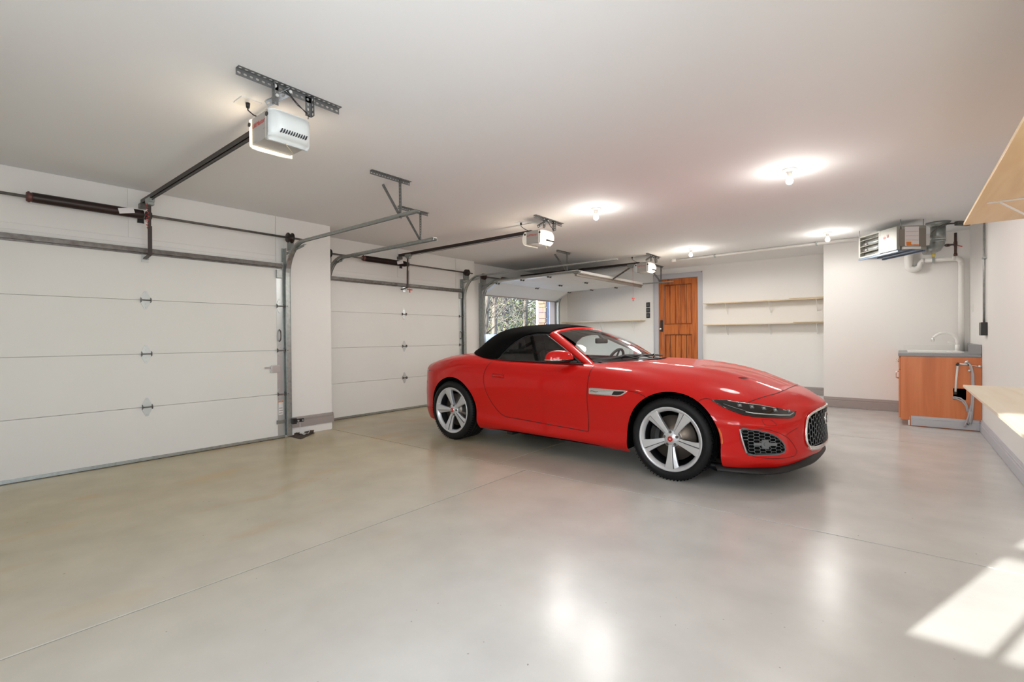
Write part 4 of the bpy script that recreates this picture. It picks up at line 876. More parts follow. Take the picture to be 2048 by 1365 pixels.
def body_grid():
    t = [b[0] for b in BODY]; P = np.array([b[1] for b in BODY])            # station, row, xyz(w)
    mir = P[:, :-1][:, ::-1].copy(); mir[:, :, 1] *= -1
    full = np.concatenate([P, mir], 1)                                       # 17 rows: right side .. centre .. left side
    ts = ROWT+[2-a for a in ROWT[:-1][::-1]]
    g0 = full[1].copy()[::-1]; g0[:, 1] *= 1; g1 = full[-2].copy()[::-1]     # ghosts beyond the ends keep the centre line smooth
    tt = [2*t[0]-t[1]]+t+[2*t[-1]-t[-2]]; ff = np.concatenate([g0[None], full, g1[None]])
    us = [t[0]]
    ue = np.linspace(t[0], t[-1], NU); se = np.linspace(0, 2, 2*NS+1)
    G = nat_spline(tt, ff, ue); G = np.moveaxis(nat_spline(ts, np.moveaxis(G, 1, 0), se), 0, 1)
    # gentle sculpting of the bonnet: a power bulge ridge down each side
    x, w, z = G[..., 0], G[..., 1], G[..., 2]
    top = np.clip((z-.62)/.12, 0, 1)*np.clip((x+.75)/.3, 0, 1)*np.clip((.85-x)/.5, 0, 1)
    wr = .46-.16*np.clip((x+.1)/.9, 0, 1)
    G[..., 2] += .012*top*np.exp(-((np.abs(w)-wr)/.07)**2)
    G[..., 1] *= -1      # row 0.. = right side of the car = negative y (towards the camera)
    return G
G = body_grid(); nu, ns = G.shape[:2]
du = np.gradient(G, axis=0); ds = np.gradient(G, axis=1); Nn = np.cross(ds, du)
ln = np.linalg.norm(Nn, axis=2, keepdims=True); Nn = Nn/np.maximum(ln, 1e-9)
if Nn[nu//2, ns//2, 2] < 0: Nn = -Nn
def fix_cols():
    for c, s in ((0, 1), (nu-1, -1)): Nn[c] = Nn[c+s]; Nn[c, :, 1] = 0; Nn[c] /= np.linalg.norm(Nn[c], axis=1, keepdims=True)
fix_cols()
idx = lambda i, j: i*ns+j
ARCH = ((.015, .345, .392), (-2.607, .345, .392))
P3 = G.reshape(-1, 3).copy(); N3 = Nn.reshape(-1, 3)
quads = [(idx(i, j), idx(i+1, j), idx(i+1, j+1), idx(i, j+1)) for i in range(nu-1) for j in range(ns-1)]
full_bvh = BVHTree.FromPolygons([tuple(p) for p in P3], quads)
def in_arch(p):
    for cx, cz, r in ARCH:
        if abs(p[1]) > .55 and p[2] < .80 and (p[0]-cx)**2+(max(p[2], cz)-cz)**2 < r*r and p[2] < cz+r: return (cx, cz, r)
    return None
def in_poly(x, y, poly):
    c = False; n = len(poly)
    for i in range(n):
        x1, y1 = poly[i]; x2, y2 = poly[(i+1) % n]
        if (y1 > y) != (y2 > y) and x < (x2-x1)*(y-y1)/(y2-y1)+x1: c = not c
    return c
CABIN = [(-.47, 0), (-.50, .2), (-.60, .48), (-.77, .695), (-1.2, .745), (-2.05, .745), (-2.30, .70), (-2.56, .55), (-2.80, .33), (-2.90, 0)]
CABIN += [(x, -y) for x, y in CABIN[::-1]]
arch_in = [in_arch(p) for p in P3]
def keep(q):
    if all(arch_in[k] for k in q): return False
    c = P3[list(q)].mean(0)
    if c[2] > .86 and N3[q[0]][2] > .5 and in_poly(c[0], c[1], CABIN): return False
    return True
quads = [q for q in quads if keep(q)]
for k in sorted({k for q in quads for k in q if arch_in[k]}):     # snap the ragged edge to the arch circle
    cx, cz, r = arch_in[k]; p = P3[k]
    if p[2] <= cz: p[0] = cx+(r if p[0] > cx else -r)
    else:
        d = math.hypot(p[0]-cx, p[2]-cz); p[0] = cx+(p[0]-cx)*r/d; p[2] = cz+(p[2]-cz)*r/d
DOOR = [(-.775, .99), (-.785, .31), (-1.22, .322), (-1.81, .345), (-1.90, .375), (-1.99, .464), (-2.05, .55), (-2.09, .65), (-2.112, .76), (-2.10, .85), (-2.05, .92), (-2.0, .99)]
def hood_edge(x):   # half width of the bonnet shut line in plan; it runs forward and across the nose
    return .80
HOODFRONT = [(.50, .70), (.585, .60), (.64, .48), (.675, .32), (.69, .15), (.69, 0)]
def region(c, n):
    x, y, z = c; ay = abs(y)
    if in_poly(x, z, DOOR) and ay > .70 and n[2] < .93: return 'door_right' if y < 0 else 'door_left'
    if -.78 < x and z > .60:
        zl = np.interp(x, [-.78, -.37, -.26, -.197, 0, .225, .25, .31, .425, .551], [.724, .722, .706, .675, .60, .668, .69, .694, .688, .67])
        xf = np.interp(ay, [0, .25, .38, .48, .565, .633, .742], [.735, .727, .71, .684, .65, .618, .551])
        if z > zl and x < xf: return 'bonnet'
    return 'body'
parts = {}
for q in quads:
    c = P3[list(q)].mean(0); parts.setdefault(region(c, N3[q[0]]), []).append(q)
car = thing('convertible_car', CAR_A, 'bright red two seat convertible sports car with a black soft top parked across the garage', 'car', rz=CAR_R)
CM = Matrix.Translation(CAR_A) @ Matrix.Rotation(CAR_R, 4, 'Z')
def cobj(name, mb, m, parent=None, bevel=0, seg=2):      # part given in car coordinates
    me = bpy.data.meshes.new(name); me.from_pydata(mb.v, [], mb.f); me.update()
    for p, f in zip(me.polygons, mb.sm): p.use_smooth = f
    for x in (m if isinstance(m, (list, tuple)) else [m]): me.materials.append(x)
    o = bpy.data.objects.new(name, me); C.objects.link(o); o.parent = parent or car
    if bevel:
        b = o.modifiers.new('bevel', 'BEVEL'); b.width = bevel; b.segments = seg; b.limit_method = 'ANGLE'; b.angle_limit = rad(40)
    return o
def grid_part(name, qs, m, parent=None):
    used = sorted({k for q in qs for k in q}); mp = {k: i for i, k in enumerate(used)}
    mb = MB(); mb.add([tuple(P3[k]) for k in used], [tuple(mp[k] for k in q) for q in qs], True)
    o = cobj(name, mb, m, parent); o.data.normals_split_custom_set_from_vertices([tuple(N3[k]) for k in used]); return o
bodyo = grid_part('body', parts['body'], M['red'])
grid_part('bonnet', parts['bonnet'], M['red'])
doors = [grid_part('door', parts[k], M['red']) for k in ('door_right', 'door_left')]
def hit(o, d):      # ray in car coordinates on the untrimmed body surface
    r = full_bvh.ray_cast(V(o), V(d).normalized(), 20)
    if r[0] is None: return None
    n = r[1]; n = n if n.dot(V(d)) < 0 else -n
    return r[0], n
def side(x, z, s=-1):
    h = hit((x, s*1.5, z), (0, -s, 0)); return h if h and h[0].y*s > .05 else None
def top_(x, y): return hit((x, y, 2.0), (0, 0, -1))
def front(y, z): return hit((2.0, y, z), (-1, 0, 0))
def strip(name, pts, cast, wdt, m, off=.0012, parent=None, n=None, s=1):
    """thin dark line lying on the paint along pts (shut lines and painted crease shade)"""
    Q = []
    for i in range(len(pts)-1):
        k = max(2, int(math.dist(pts[i], pts[i+1])/.012))
        for j in range(k): Q.append([pts[i][a]+(pts[i+1][a]-pts[i][a])*j/k for a in (0, 1)])
    Q.append(list(pts[-1])); H = [cast(*q) for q in Q]; H = [h for h in H if h]
    mb = MB(); vs = []
    for i, (p, nn) in enumerate(H):
        t = (H[min(i+1, len(H)-1)][0]-H[max(i-1, 0)][0]).normalized(); r = nn.cross(t).normalized()*wdt/2
        vs += [p+nn*off-r, p+nn*off+r]
    mb.add(vs, [(2*i, 2*i+1, 2*i+3, 2*i+2) for i in range(len(H)-1)], True)
    return cobj(name, mb, m, parent)
def smooth_poly(pts, k=6):   # closed Catmull-Rom
    out = []; n = len(pts)
    for i in range(n):
        p0, p1, p2, p3 = [np.array(pts[(i+d) % n]) for d in (-1, 0, 1, 2)]
        for j in range(k):
            t = j/k; out.append(tuple(.5*((2*p1)+(-p0+p2)*t+(2*p0-5*p1+4*p2-p3)*t*t+(-p0+3*p1-3*p2+p3)*t**3)))
    return out
def patch(name, poly, cast, m, off=.003, step=.012, parent=None, edge=True, sm=True):
    xs = [p[0] for p in poly]; ys = [p[1] for p in poly]; n = len(poly); pts = []
    for i in range(n):
        a, b = poly[i], poly[(i+1) % n]; k = max(1, int(math.dist(a, b)/step))
        for j in range(k): pts.append(V((a[0]+(b[0]-a[0])*j/k, a[1]+(b[1]-a[1])*j/k)))
    nb = len(pts); x = min(xs)+step*.5
    bound = [(p.x, p.y) for p in pts]
    while x < max(xs):
        y = min(ys)+step*.5
        while y < max(ys):
            if in_poly(x, y, poly) and min((x-a)**2+(y-b)**2 for a, b in bound) > (step*.45)**2: pts.append(V((x, y)))
            y += step
        x += step
    v2, _, f2, *_ = delaunay_2d_cdt(pts, [(i, (i+1) % nb) for i in range(nb)], [], 1, 1e-6)
    vs = []; ok = []
    for p in v2:
        h = cast(p.x, p.y); ok.append(h is not None)
        vs.append(h[0]+h[1]*off if h else V((0, 0, 0)))
    fs = [tuple(f) for f in f2 if all(ok[i] for i in f)]
    mb = MB(); c = v2
    if fs:
        a, b, d = [vs[i] for i in fs[0][:3]]; h = cast(v2[fs[0][0]].x, v2[fs[0][0]].y)
        if (b-a).cross(d-a).dot(h[1]) < 0: fs = [f[::-1] for f in fs]
    mb.add(vs, fs, sm)
    if edge:   # skirt down to the paint
        b0 = len(mb.v); m2 = []
        for i in range(nb):
            h = cast(pts[i].x, pts[i].y); m2.append(h[0]-h[1]*.002 if h else V((0, 0, 0)))
        mb.v += [tuple(q) for q in m2]
        for i in range(nb):
            j = (i+1) % nb
            if i < len(vs) and ok[i] and ok[j]: mb.f.append((i, j, b0+j, b0+i)); mb.sm.append(False)
    return cobj(name, mb, m, parent)
def ring(name, poly, cast, r, m, off=.003, parent=None, closed=True, n=6):
    H = [cast(*p) for p in poly]; H = [h for h in H if h]
    return cobj(name, MB().tube([h[0]+h[1]*off for h in H], r, n, closed), m, parent)
def hexnet(name, poly, cast, m, cw, ch, r, off=.006, parent=None):   # honeycomb wire net
    xs = [p[0] for p in poly]; ys = [p[1] for p in poly]; mb = MB(); row = 0; y = min(ys)
    while y < max(ys)+ch:
        x = min(xs)-cw+(cw*.78 if row % 2 else 0)
        while x < max(xs)+cw:
            hx = [(x-cw*.30, y+ch*.48), (x+cw*.30, y+ch*.48), (x+cw*.47, y), (x+cw*.30, y-ch*.48), (x-cw*.30, y-ch*.48), (x-cw*.47, y)]
            if sum(in_poly(a, b, poly) for a, b in hx) >= 4:
                H = [cast(a, b) if in_poly(a, b, poly) else None for a, b in hx]; H = [h for h in H if h]
                if len(H) >= 4: mb.tube([h[0]+h[1]*off for h in H], r, 4, len(H) == 6)
            x += cw*1.56
        y += ch*.5; row += 1
    return cobj(name, mb, m, parent)
R2 = math.sqrt(.5)
def diag(s):      # ray caster aimed at the front corners; side s=-1 is the camera side
    def f(a, z):
        o = V((a*R2+3*R2, s*(3*R2-a*R2), z)); return hit(o, (-1, -s, 0))
    return f
def dp(pts): return [((x+y)*R2, z) for x, y, z in pts]       # points given on the camera side (y<0)
S = lambda s: (lambda x, z: side(x, z, s))
gap = mat('shut_and_crease_line', (.02, .003, .002), .6)
HL = dp([(.311, -.862, .692), (.352, -.862, .664), (.40, -.861, .638), (.47, -.845, .609), (.536, -.827, .586), (.60, -.79, .573), (.674, -.74, .567), (.75, -.65, .559), (.813, -.561, .551), (.834, -.51, .564), (.842, -.472, .597), (.781, -.573, .618), (.705, -.647, .642), (.63, -.70, .659), (.551, -.742, .67), (.425, -.806, .688)])
FOG = dp([(.538, -.868, .481), (.60, -.83, .479), (.651, -.797, .472), (.70, -.76, .458), (.745, -.722, .432), (.78, -.69, .392), (.797, -.671, .35), (.795, -.678, .315), (.763, -.723, .298), (.68, -.80, .293), (.60, -.852, .292), (.575, -.858, .312), (.555, -.863, .38)])
FOGO = dp([(.533, -.872, .50), (.59, -.835, .499), (.654, -.792, .492), (.72, -.74, .476), (.775, -.688, .448), (.815, -.63, .41), (.845, -.585, .355), (.859, -.558, .304), (.85, -.58, .272), (.80, -.66, .263), (.72, -.76, .266), (.644, -.824, .274), (.590, -.86, .292), (.56, -.868, .33), (.535, -.874, .40)])
for s in (-1, 1):
    D = diag(s)
    h = patch('headlight', HL, D, M['glossb'], .004, .010)
    hs = dp([(.55, -.80, .607), (.60, -.775, .597), (.674, -.735, .591), (.75, -.648, .583), (.808, -.56, .576), (.826, -.51, .590)])
    ring('light_strip', hs, D, .0045, M['galvw'], .006, h, False)
    ring('headlight_bezel', dp([(.40, -.842, .660), (.47, -.82, .635), (.55, -.795, .612)]), D, .003, M['mesh'], .006, h, False)
    ring('upper_trim', dp([(.425, -.803, .682), (.551, -.745, .664), (.63, -.70, .653), (.705, -.65, .636), (.781, -.577, .613), (.83, -.49, .596)]), D, .0025, M['chrome'], .005, h, False)
    for (x, y, z) in ((.50, -.785, .650), (.58, -.745, .640), (.65, -.695, .630), (.715, -.645, .618), (.795, -.545, .606)):
        a, zz = dp([(x, y, z)])[0]; q = D(a, zz)
        if q:
            t1 = q[1].cross(V((0, 0, 1))).normalized(); mb = MB().obox(q[0]+q[1]*.006, t1, q[1].cross(t1), q[1], .030, .026, .006)
            cobj('light_module', mb, M['mesh'], h, .002)
            cobj('module_lens', MB().cyl(q[0]+q[1]*.008, q[0]+q[1]*.013, .007, .005, 10), M['galvw'], h)
    f = patch('lower_grille', FOG, D, M['deep'], .0025, .014)
    hexnet('grille_mesh', FOG, D, M['mesh'], .050, .025, .0022, .007, f)
    ring('grille_surround', smooth_poly(FOG, 3), D, .006, M['mesh'], .003, f)
    ring('grille_blade', dp([(.533, -.872, .482), (.55, -.868, .40), (.575, -.862, .305)]), D, .006, M['rim'], .004, f, False)
    a, zz = dp([(.685, -.78, .372)])[0]; q = D(a, zz)
    cobj('parking_sensor', MB().cyl(q[0], q[0]+q[1]*.014, .036, .030, 18).cyl(q[0]+q[1]*.012, q[0]+q[1]*.02, .015, .013, 14), M['mesh'], f)
    t1 = q[1].cross(V((0, 0, 1))).normalized()
    cobj('sensor_bracket', MB().obox(q[0]+q[1]*.008, t1, q[1].cross(t1), q[1], .17, .022, .006).obox(q[0]+q[1]*.008, t1, q[1].cross(t1), q[1], .05, .07, .005), M['mesh'], f, .003)
    strip('intake_crease_shade', FOGO+FOGO[:1], D, .0035, gap)  # crease shade drawn as a dark strip lying on the paint
    strip('washer_cover_line', dp([(.659, -.768, .556), (.70, -.735, .556), (.725, -.715, .544), (.748, -.70, .516), (.745, -.706, .509), (.70, -.753, .507), (.676, -.765, .52), (.659, -.768, .556)]), D, .003, gap)
    strip('bumper_line', dp([(.80, -.66, .43), (.83, -.60, .455), (.86, -.52, .478)]), D, .0025, gap)
    mk = patch('side_marker', [(.388, .482), (.398, .480), (.412, .440), (.420, .39), (.420, .36), (.409, .360), (.407, .40), (.400, .44)], S(s), M['amber'], .003, .012)
    # fender vent with chrome blade
    vt = patch('fender_vent', [(-.762, .724), (-.40, .722), (-.366, .719), (-.385, .70), (-.43, .672), (-.47, .665), (-.762, .664)], S(s), M['chrome'], .004, .014)
    patch('vent_opening', [(-.50, .708), (-.41, .712), (-.395, .709), (-.43, .684), (-.47, .676), (-.52, .676)], S(s), M['glossb'], .006, .01, vt, edge=False)
    patch('vent_recess', [(-.70, .690), (-.54, .700), (-.50, .708), (-.52, .676), (-.68, .672)], S(s), M['rim'], .0055, .012, vt, edge=False)
    ring('vent_emblem', [(-.745+.016*k, .693+.004*math.sin(k*1.3)) for k in range(6)], S(s), .003, M['rimd'], .006, vt, False)
    # shut lines
    strip('door_shut_line', [(-.778, .92), (-.785, .311), (-.80, .309), (-1.22, .322), (-1.81, .345), (-1.87, .367), (-1.93, .41), (-1.99, .475), (-2.04, .56), (-2.075, .65), (-2.095, .74), (-2.098, .80), (-2.09, .86), (-2.075, .905), (-2.05, .935)], S(s), .006, gap)
    strip('bonnet_shut_line', [(-.366, .722), (-.31, .716), (-.26, .706), (-.21, .688), (-.19, .672)], S(s), .005, gap)
    strip('bonnet_shut_line', [(.225, .668), (.25, .69), (.28, .698), (.311, .694)], S(s), .004, gap)
    dh = patch('door_handle', [(-1.974, .799), (-1.812, .790), (-1.810, .764), (-1.970, .769)], S(s), M['red'], .0035, .014, doors[0 if s < 0 else 1])
    strip('handle_line', [(-1.976, .801), (-1.810, .792), (-1.808, .762), (-1.972, .767), (-1.976, .801)], S(s), .003, gap, .003, doors[0 if s < 0 else 1])
    strip('tail_shut_line', [(-3.40, .80), (-3.25, .795), (-3.1, .79), (-2.98, .782)], S(s), .004, gap)
    patch('tail_light', [(-3.47, .80), (-3.30, .80), (-3.12, .793), (-3.12, .785), (-3.30, .765), (-3.47, .755)], S(s), M['redlens'], .004, .02)
    patch('rear_reflector', [(-3.40, .64), (-3.22, .65), (-3.22, .625), (-3.40, .60)], S(s), M['redlens'], .003, .02)
    patch('bonnet_vent', [(.40, s*.43), (.43, s*.375), (.465, s*.345), (.452, s*.40), (.43, s*.425)], top_, gap, .002, .012, edge=False)
    # arch lip turned inward
    for cx, cz, r in ARCH:
        mb = MB(); vs = []; n = 46; k = 0
        for i in range(n+1):
            a = -.50+(PI+1.0)*i/n; x, z = cx+r*math.cos(a), cz+r*math.sin(a)
            if z < .19: continue
            if z < cz: x = cx+math.copysign(r, x-cx)
            q = side(x+(.001 if x > cx else -.001), z, s)
            if not q: continue
            y = q[0].y; vs += [(x, y-s*.0005, z), (x, s*.56, z)]; k += 1
        mb.add(vs, [(2*i, 2*i+1, 2*i+3, 2*i+2) for i in range(k-1)], True)
        cobj('wheel_arch_liner', mb, M['deep'])
        mb = MB(); pl = [(r*1.01*math.cos(a), r*1.01*math.sin(a)) for a in [PI*i/20 for i in range(21)]]
        mb.prism([(-r*1.01, -.17)]+[(r*1.01, -.17)]+pl, (cx, s*.56, cz), (1, 0, 0), (0, 0, 1), (0, -s*.01, 0)); cobj('inner_arch_panel', mb, M['deep'])
strip('bonnet_shut_line', [(.551, -.742), (.585, -.69), (.618, -.633), (.65, -.565), (.684, -.48), (.71, -.38), (.727, -.25), (.735, 0), (.727, .25), (.71, .38), (.684, .48), (.65, .565), (.618, .633), (.585, .69), (.551, .742)], top_, .006, gap)
# underside
ub = MB().box((-3.38, -.60, .17), (.66, .60, .20)).box((-2.14, -.88, .185), (-.42, .88, .20)).box((.44, -.78, .175), (.54, .78, .19))
cobj('underbody', ub, M['deep']); cobj('exhaust_bracket', MB().box((-1.88, -.80, .135), (-1.80, -.66, .19)), M['black'])
cobj('bumper_lower', MB().box((-3.42, -.60, .17), (-3.30, .60, .24)), M['deep'])
# main grille
GP = [(0, .600), (-.10, .598), (-.20, .592), (-.29, .577), (-.355, .552), (-.40, .515), (-.425, .46), (-.435, .40), (-.432, .355), (-.41, .325), (-.37, .310), (-.25, .300), (-.10, .296)]
GP = GP+[(-a, b) for a, b in GP[::-1] if a < 0]
g = patch('radiator_grille', GP, front, M['deep'], .004, .02)
hexnet('grille_mesh', GP, front, M['mesh'], .052, .050, .0034, .014, g)
ring('grille_frame', smooth_poly(GP, 3), front, .0105, M['chrome'], .009, g, n=10)
ring('grille_frame_lower', [(a, b-.012) for a, b in GP if b < .34], front, .017, M['chrome'], .004, g, False, n=10)
q = front(0, .50); em = cobj('grille_badge', MB().cyl(q[0]+V((.01, 0, 0)), q[0]+V((.028, 0, 0)), .052, .050, 32), M['chrome'], g)
cobj('badge_face', MB().cyl(q[0]+V((.027, 0, 0)), q[0]+V((.030, 0, 0)), .042, .042, 32), M['glossb'], g)
cobj('badge_head', MB().obox(q[0]+V((.032, 0, .006)), (1, 0, 0), (0, 1, 0), (0, 0, 1), .006, .040, .036).obox(q[0]+V((.032, 0, -.016)), (1, 0, 0), (0, 1, 0), (0, 0, 1), .006, .026, .016), M['chrome'], g, .004)
# front splitter: thin lip with a dark concave panel rising to the grille
mb = MB(); YS_ = [-.885, -.87, -.80, -.65, -.5, -.36, -.2, 0, .2, .36, .5, .65, .80, .87, .885]
xs_ = [.37, .42, .675, .812, .890, .930, .948, .953]; zs_ = [.138, .139, .146, .156, .173, .178, .181, .182]
zt_ = [.178, .178, .182, .196, .215, .240, .262, .270]
rows = []
for i, y in enumerate(YS_):
    k = min(i, 14-i); x, z, zt = xs_[k], zs_[k], zt_[k]; q = front(y*.985, zt)
    bx, bz = (q[0].x+.004, zt) if (q and k >= 4 and q[0].x > x-.2) else (x-.02, zt)
    bx = min(bx, x-.012)
    rows.append([(bx-.10, y*.9, z-.002), (x-.004, y, z-.004), (x, y, z+.002), (x-.002, y, z+.010), (bx+(x-bx)*.45, y*.995, z+.012+(bz-z-.012)*.18), (bx, y*.985, bz), (bx-.08, y*.9, bz)])
R_ = np.array(rows); te = np.linspace(0, 14, 113); R_ = nat_spline(list(range(15)), R_, te); n7 = 7
mb.add([tuple(p) for r_ in R_ for p in r_], [(a*n7+b, (a+1)*n7+b, (a+1)*n7+(b+1) % n7, a*n7+(b+1) % n7) for a in range(112) for b in range(n7)], True)
cobj('front_splitter', mb, mat('satin_black', (.016, .015, .015), .45, spec=.3))

# greenhouse -------------------------------------------------------
def cr(P, n):     # open Catmull-Rom through points
    P = [V(p) for p in P]; out = []; m = len(P)
    for i in range(m-1):
        p0, p1, p2, p3 = P[max(i-1, 0)], P[i], P[i+1], P[min(i+2, m-1)]
        if i == 0: p0 = p1*2-p2
        if i == m-2: p3 = p2*2-p1
        for j in range(n):
            t = j/n; out.append(.5*((2*p1)+(-p0+p2)*t+(2*p0-5*p1+4*p2-p3)*t*t+(-p0+3*p1-3*p2+p3)*t**3))
    return out+[P[-1]]
mir = lambda P: [(x, -y, z) for x, y, z in P]
IN = [(-.79, -.725, .922), (-1.08, -.632, 1.085), (-1.33, -.542, 1.212), (-1.395, -.500, 1.245), (-1.385, -.40, 1.264), (-1.360, -.2, 1.282), (-1.345, 0, 1.288)]
OUT = [(-.885, -.778, .925), (-1.215, -.668, 1.088), (-1.415, -.588, 1.188), (-1.485, -.535, 1.236), (-1.475, -.42, 1.268), (-1.445, -.2, 1.293), (-1.430, 0, 1.301)]
I_ = cr(IN+mir(IN[:-1])[::-1], 8); O_ = cr(OUT+mir(OUT[:-1])[::-1], 8)
mb = MB(); vs = []
for a, b in zip(I_, O_):
    c = (a+b)/2; t = V((-1.1, c.y*.5, .9+c.z)) ; nrm = V((-.25, c.y*1.3, 1)).normalized(); nrm = V((.25, c.y*1.1, .9)).normalized()
    vs += [a-nrm*.022, a, c*.5+a*.5+nrm*.009, c+nrm*.013, c*.5+b*.5+nrm*.010, b, b-nrm*.022]
mb.add(vs, [(7*i+k, 7*i+(k+1) % 7, 7*i+7+(k+1) % 7, 7*i+7+k) for i in range(len(I_)-1) for k in range(7)], True)
cobj('windscreen_frame', mb, M['red'])
mb = MB(); base = cr([(-.785, -.725, .924), (-.70, -.45, .950), (-.655, -.2, .962), (-.645, 0, .965), (-.655, .2, .962), (-.70, .45, .950), (-.785, .725, .924)], 6)
top = cr([(-1.395, -.500, 1.243), (-1.378, -.36, 1.266), (-1.358, -.17, 1.281), (-1.348, 0, 1.285), (-1.358, .17, 1.281), (-1.378, .36, 1.266), (-1.395, .500, 1.243)], 6)
nb_ = len(base); vs = []
for j in range(13):
    t = j/12
    for a, b in zip(base, top): p = a.lerp(b, t); vs.append(p+V((.03, 0, .045))*math.sin(PI*t)*.9*(1-abs(p.y/.75)**4))
mb.add(vs, [(j*nb_+i, j*nb_+i+1, (j+1)*nb_+i+1, (j+1)*nb_+i) for j in range(12) for i in range(nb_-1)], True)
cobj('windscreen', mb, M['glass'])
# frit band along the screen edge
fr_ = MB()
for pth, wv in ((base, V((-.035, 0, .02))),): fr_.add([p for q in zip([b+V((0, 0, .002)) for b in base], [b+V((-.045, 0, .026)) for b in base]) for p in q], [(2*i, 2*i+1, 2*i+3, 2*i+2) for i in range(nb_-1)], True)
cobj('windscreen_seal', fr_, M['black'])
cowl = MB(); cf = cr([(-.755, -.715, .922), (-.63, -.45, .951), (-.575, -.2, .962), (-.56, 0, .966), (-.575, .2, .962), (-.63, .45, .951), (-.755, .715, .922)], 6)
cowl.add([p for q in zip([c+V((0, 0, -.006)) for c in cf], [b+V((-.01, 0, -.004)) for b in base]) for p in q], [(2*i, 2*i+2, 2*i+3, 2*i+1) for i in range(nb_-1)], True)
cobj('cowl', cowl, M['black'])
for (P_, nm) in (([(-.80, -.60, .955), (-.72, -.35, .990), (-.665, -.05, 1.000)], 0), ([(-.70, .02, .992), (-.665, .25, .992), (-.68, .55, .975)], 1)):
    wp = cobj('wiper', MB().tube(cr(P_, 6), .009, 6), M['black'])
    a, b = V(P_[0]), V(P_[1]); cobj('wiper_arm', MB().tube([V((-.60+.0, P_[0][1]*.6+.12, .968)), (b+V((.03, 0, .012))), b], .008, 6), M['black'], wp)
# soft top
ST = [
 [(-1.478, .545, 1.226), (-1.478, .45, 1.262), (-1.46, .3, 1.288), (-1.44, .15, 1.300), (-1.428, 0, 1.304)],
 [(-1.62, .575, 1.234), (-1.62, .49, 1.280), (-1.62, .33, 1.311), (-1.62, .16, 1.325), (-1.62, 0, 1.329)],
 [(-1.78, .600, 1.207), (-1.80, .53, 1.270), (-1.82, .36, 1.312), (-1.83, .18, 1.329), (-1.83, 0, 1.333)],
 [(-1.90, .643, 1.137), (-1.95, .585, 1.232), (-2.00, .41, 1.296), (-2.02, .2, 1.320), (-2.03, 0, 1.325)],
 [(-2.00, .722, 1.020), (-2.08, .645, 1.172), (-2.16, .45, 1.268), (-2.20, .22, 1.300), (-2.22, 0, 1.307)],
 [(-2.065, .778, .945), (-2.18, .685, 1.100), (-2.30, .475, 1.218), (-2.37, .24, 1.262), (-2.40, 0, 1.272)],
 [(-2.25, .760, .955), (-2.35, .645, 1.060), (-2.47, .445, 1.150), (-2.54, .22, 1.192), (-2.57, 0, 1.202)],
 [(-2.45, .665, .978), (-2.53, .56, 1.030), (-2.62, .39, 1.082), (-2.68, .2, 1.108), (-2.71, 0, 1.116)],
 [(-2.66, .500, .996), (-2.71, .42, 1.018), (-2.77, .29, 1.040), (-2.81, .15, 1.052), (-2.83, 0, 1.056)],
 [(-2.84, .285, 1.006), (-2.865, .22, 1.010), (-2.89, .15, 1.013), (-2.90, .08, 1.014), (-2.905, 0, 1.014)]]
A_ = np.array(ST); mirr = A_[:, :-1][:, ::-1].copy(); mirr[..., 1] *= -1; A_ = np.concatenate([A_, mirr], 1); A_[..., 1] *= -1
A_ = nat_spline(list(range(10)), A_, np.linspace(0, 9, 91)); A_ = np.moveaxis(nat_spline([0, 1, 2, 3, 4, 5, 6, 7, 8], np.moveaxis(A_, 1, 0), np.linspace(0, 8, 49)), 0, 1)
mb = MB(); mb.add([tuple(p) for r_ in A_ for p in r_], [(a*49+b, (a+1)*49+b, (a+1)*49+b+1, a*49+b+1) for a in range(90) for b in range(48)], True)
stp = cobj('soft_top', mb, M['fabric'])
so = stp.modifiers.new('solid', 'SOLIDIFY'); so.thickness = .016; so.offset = -1
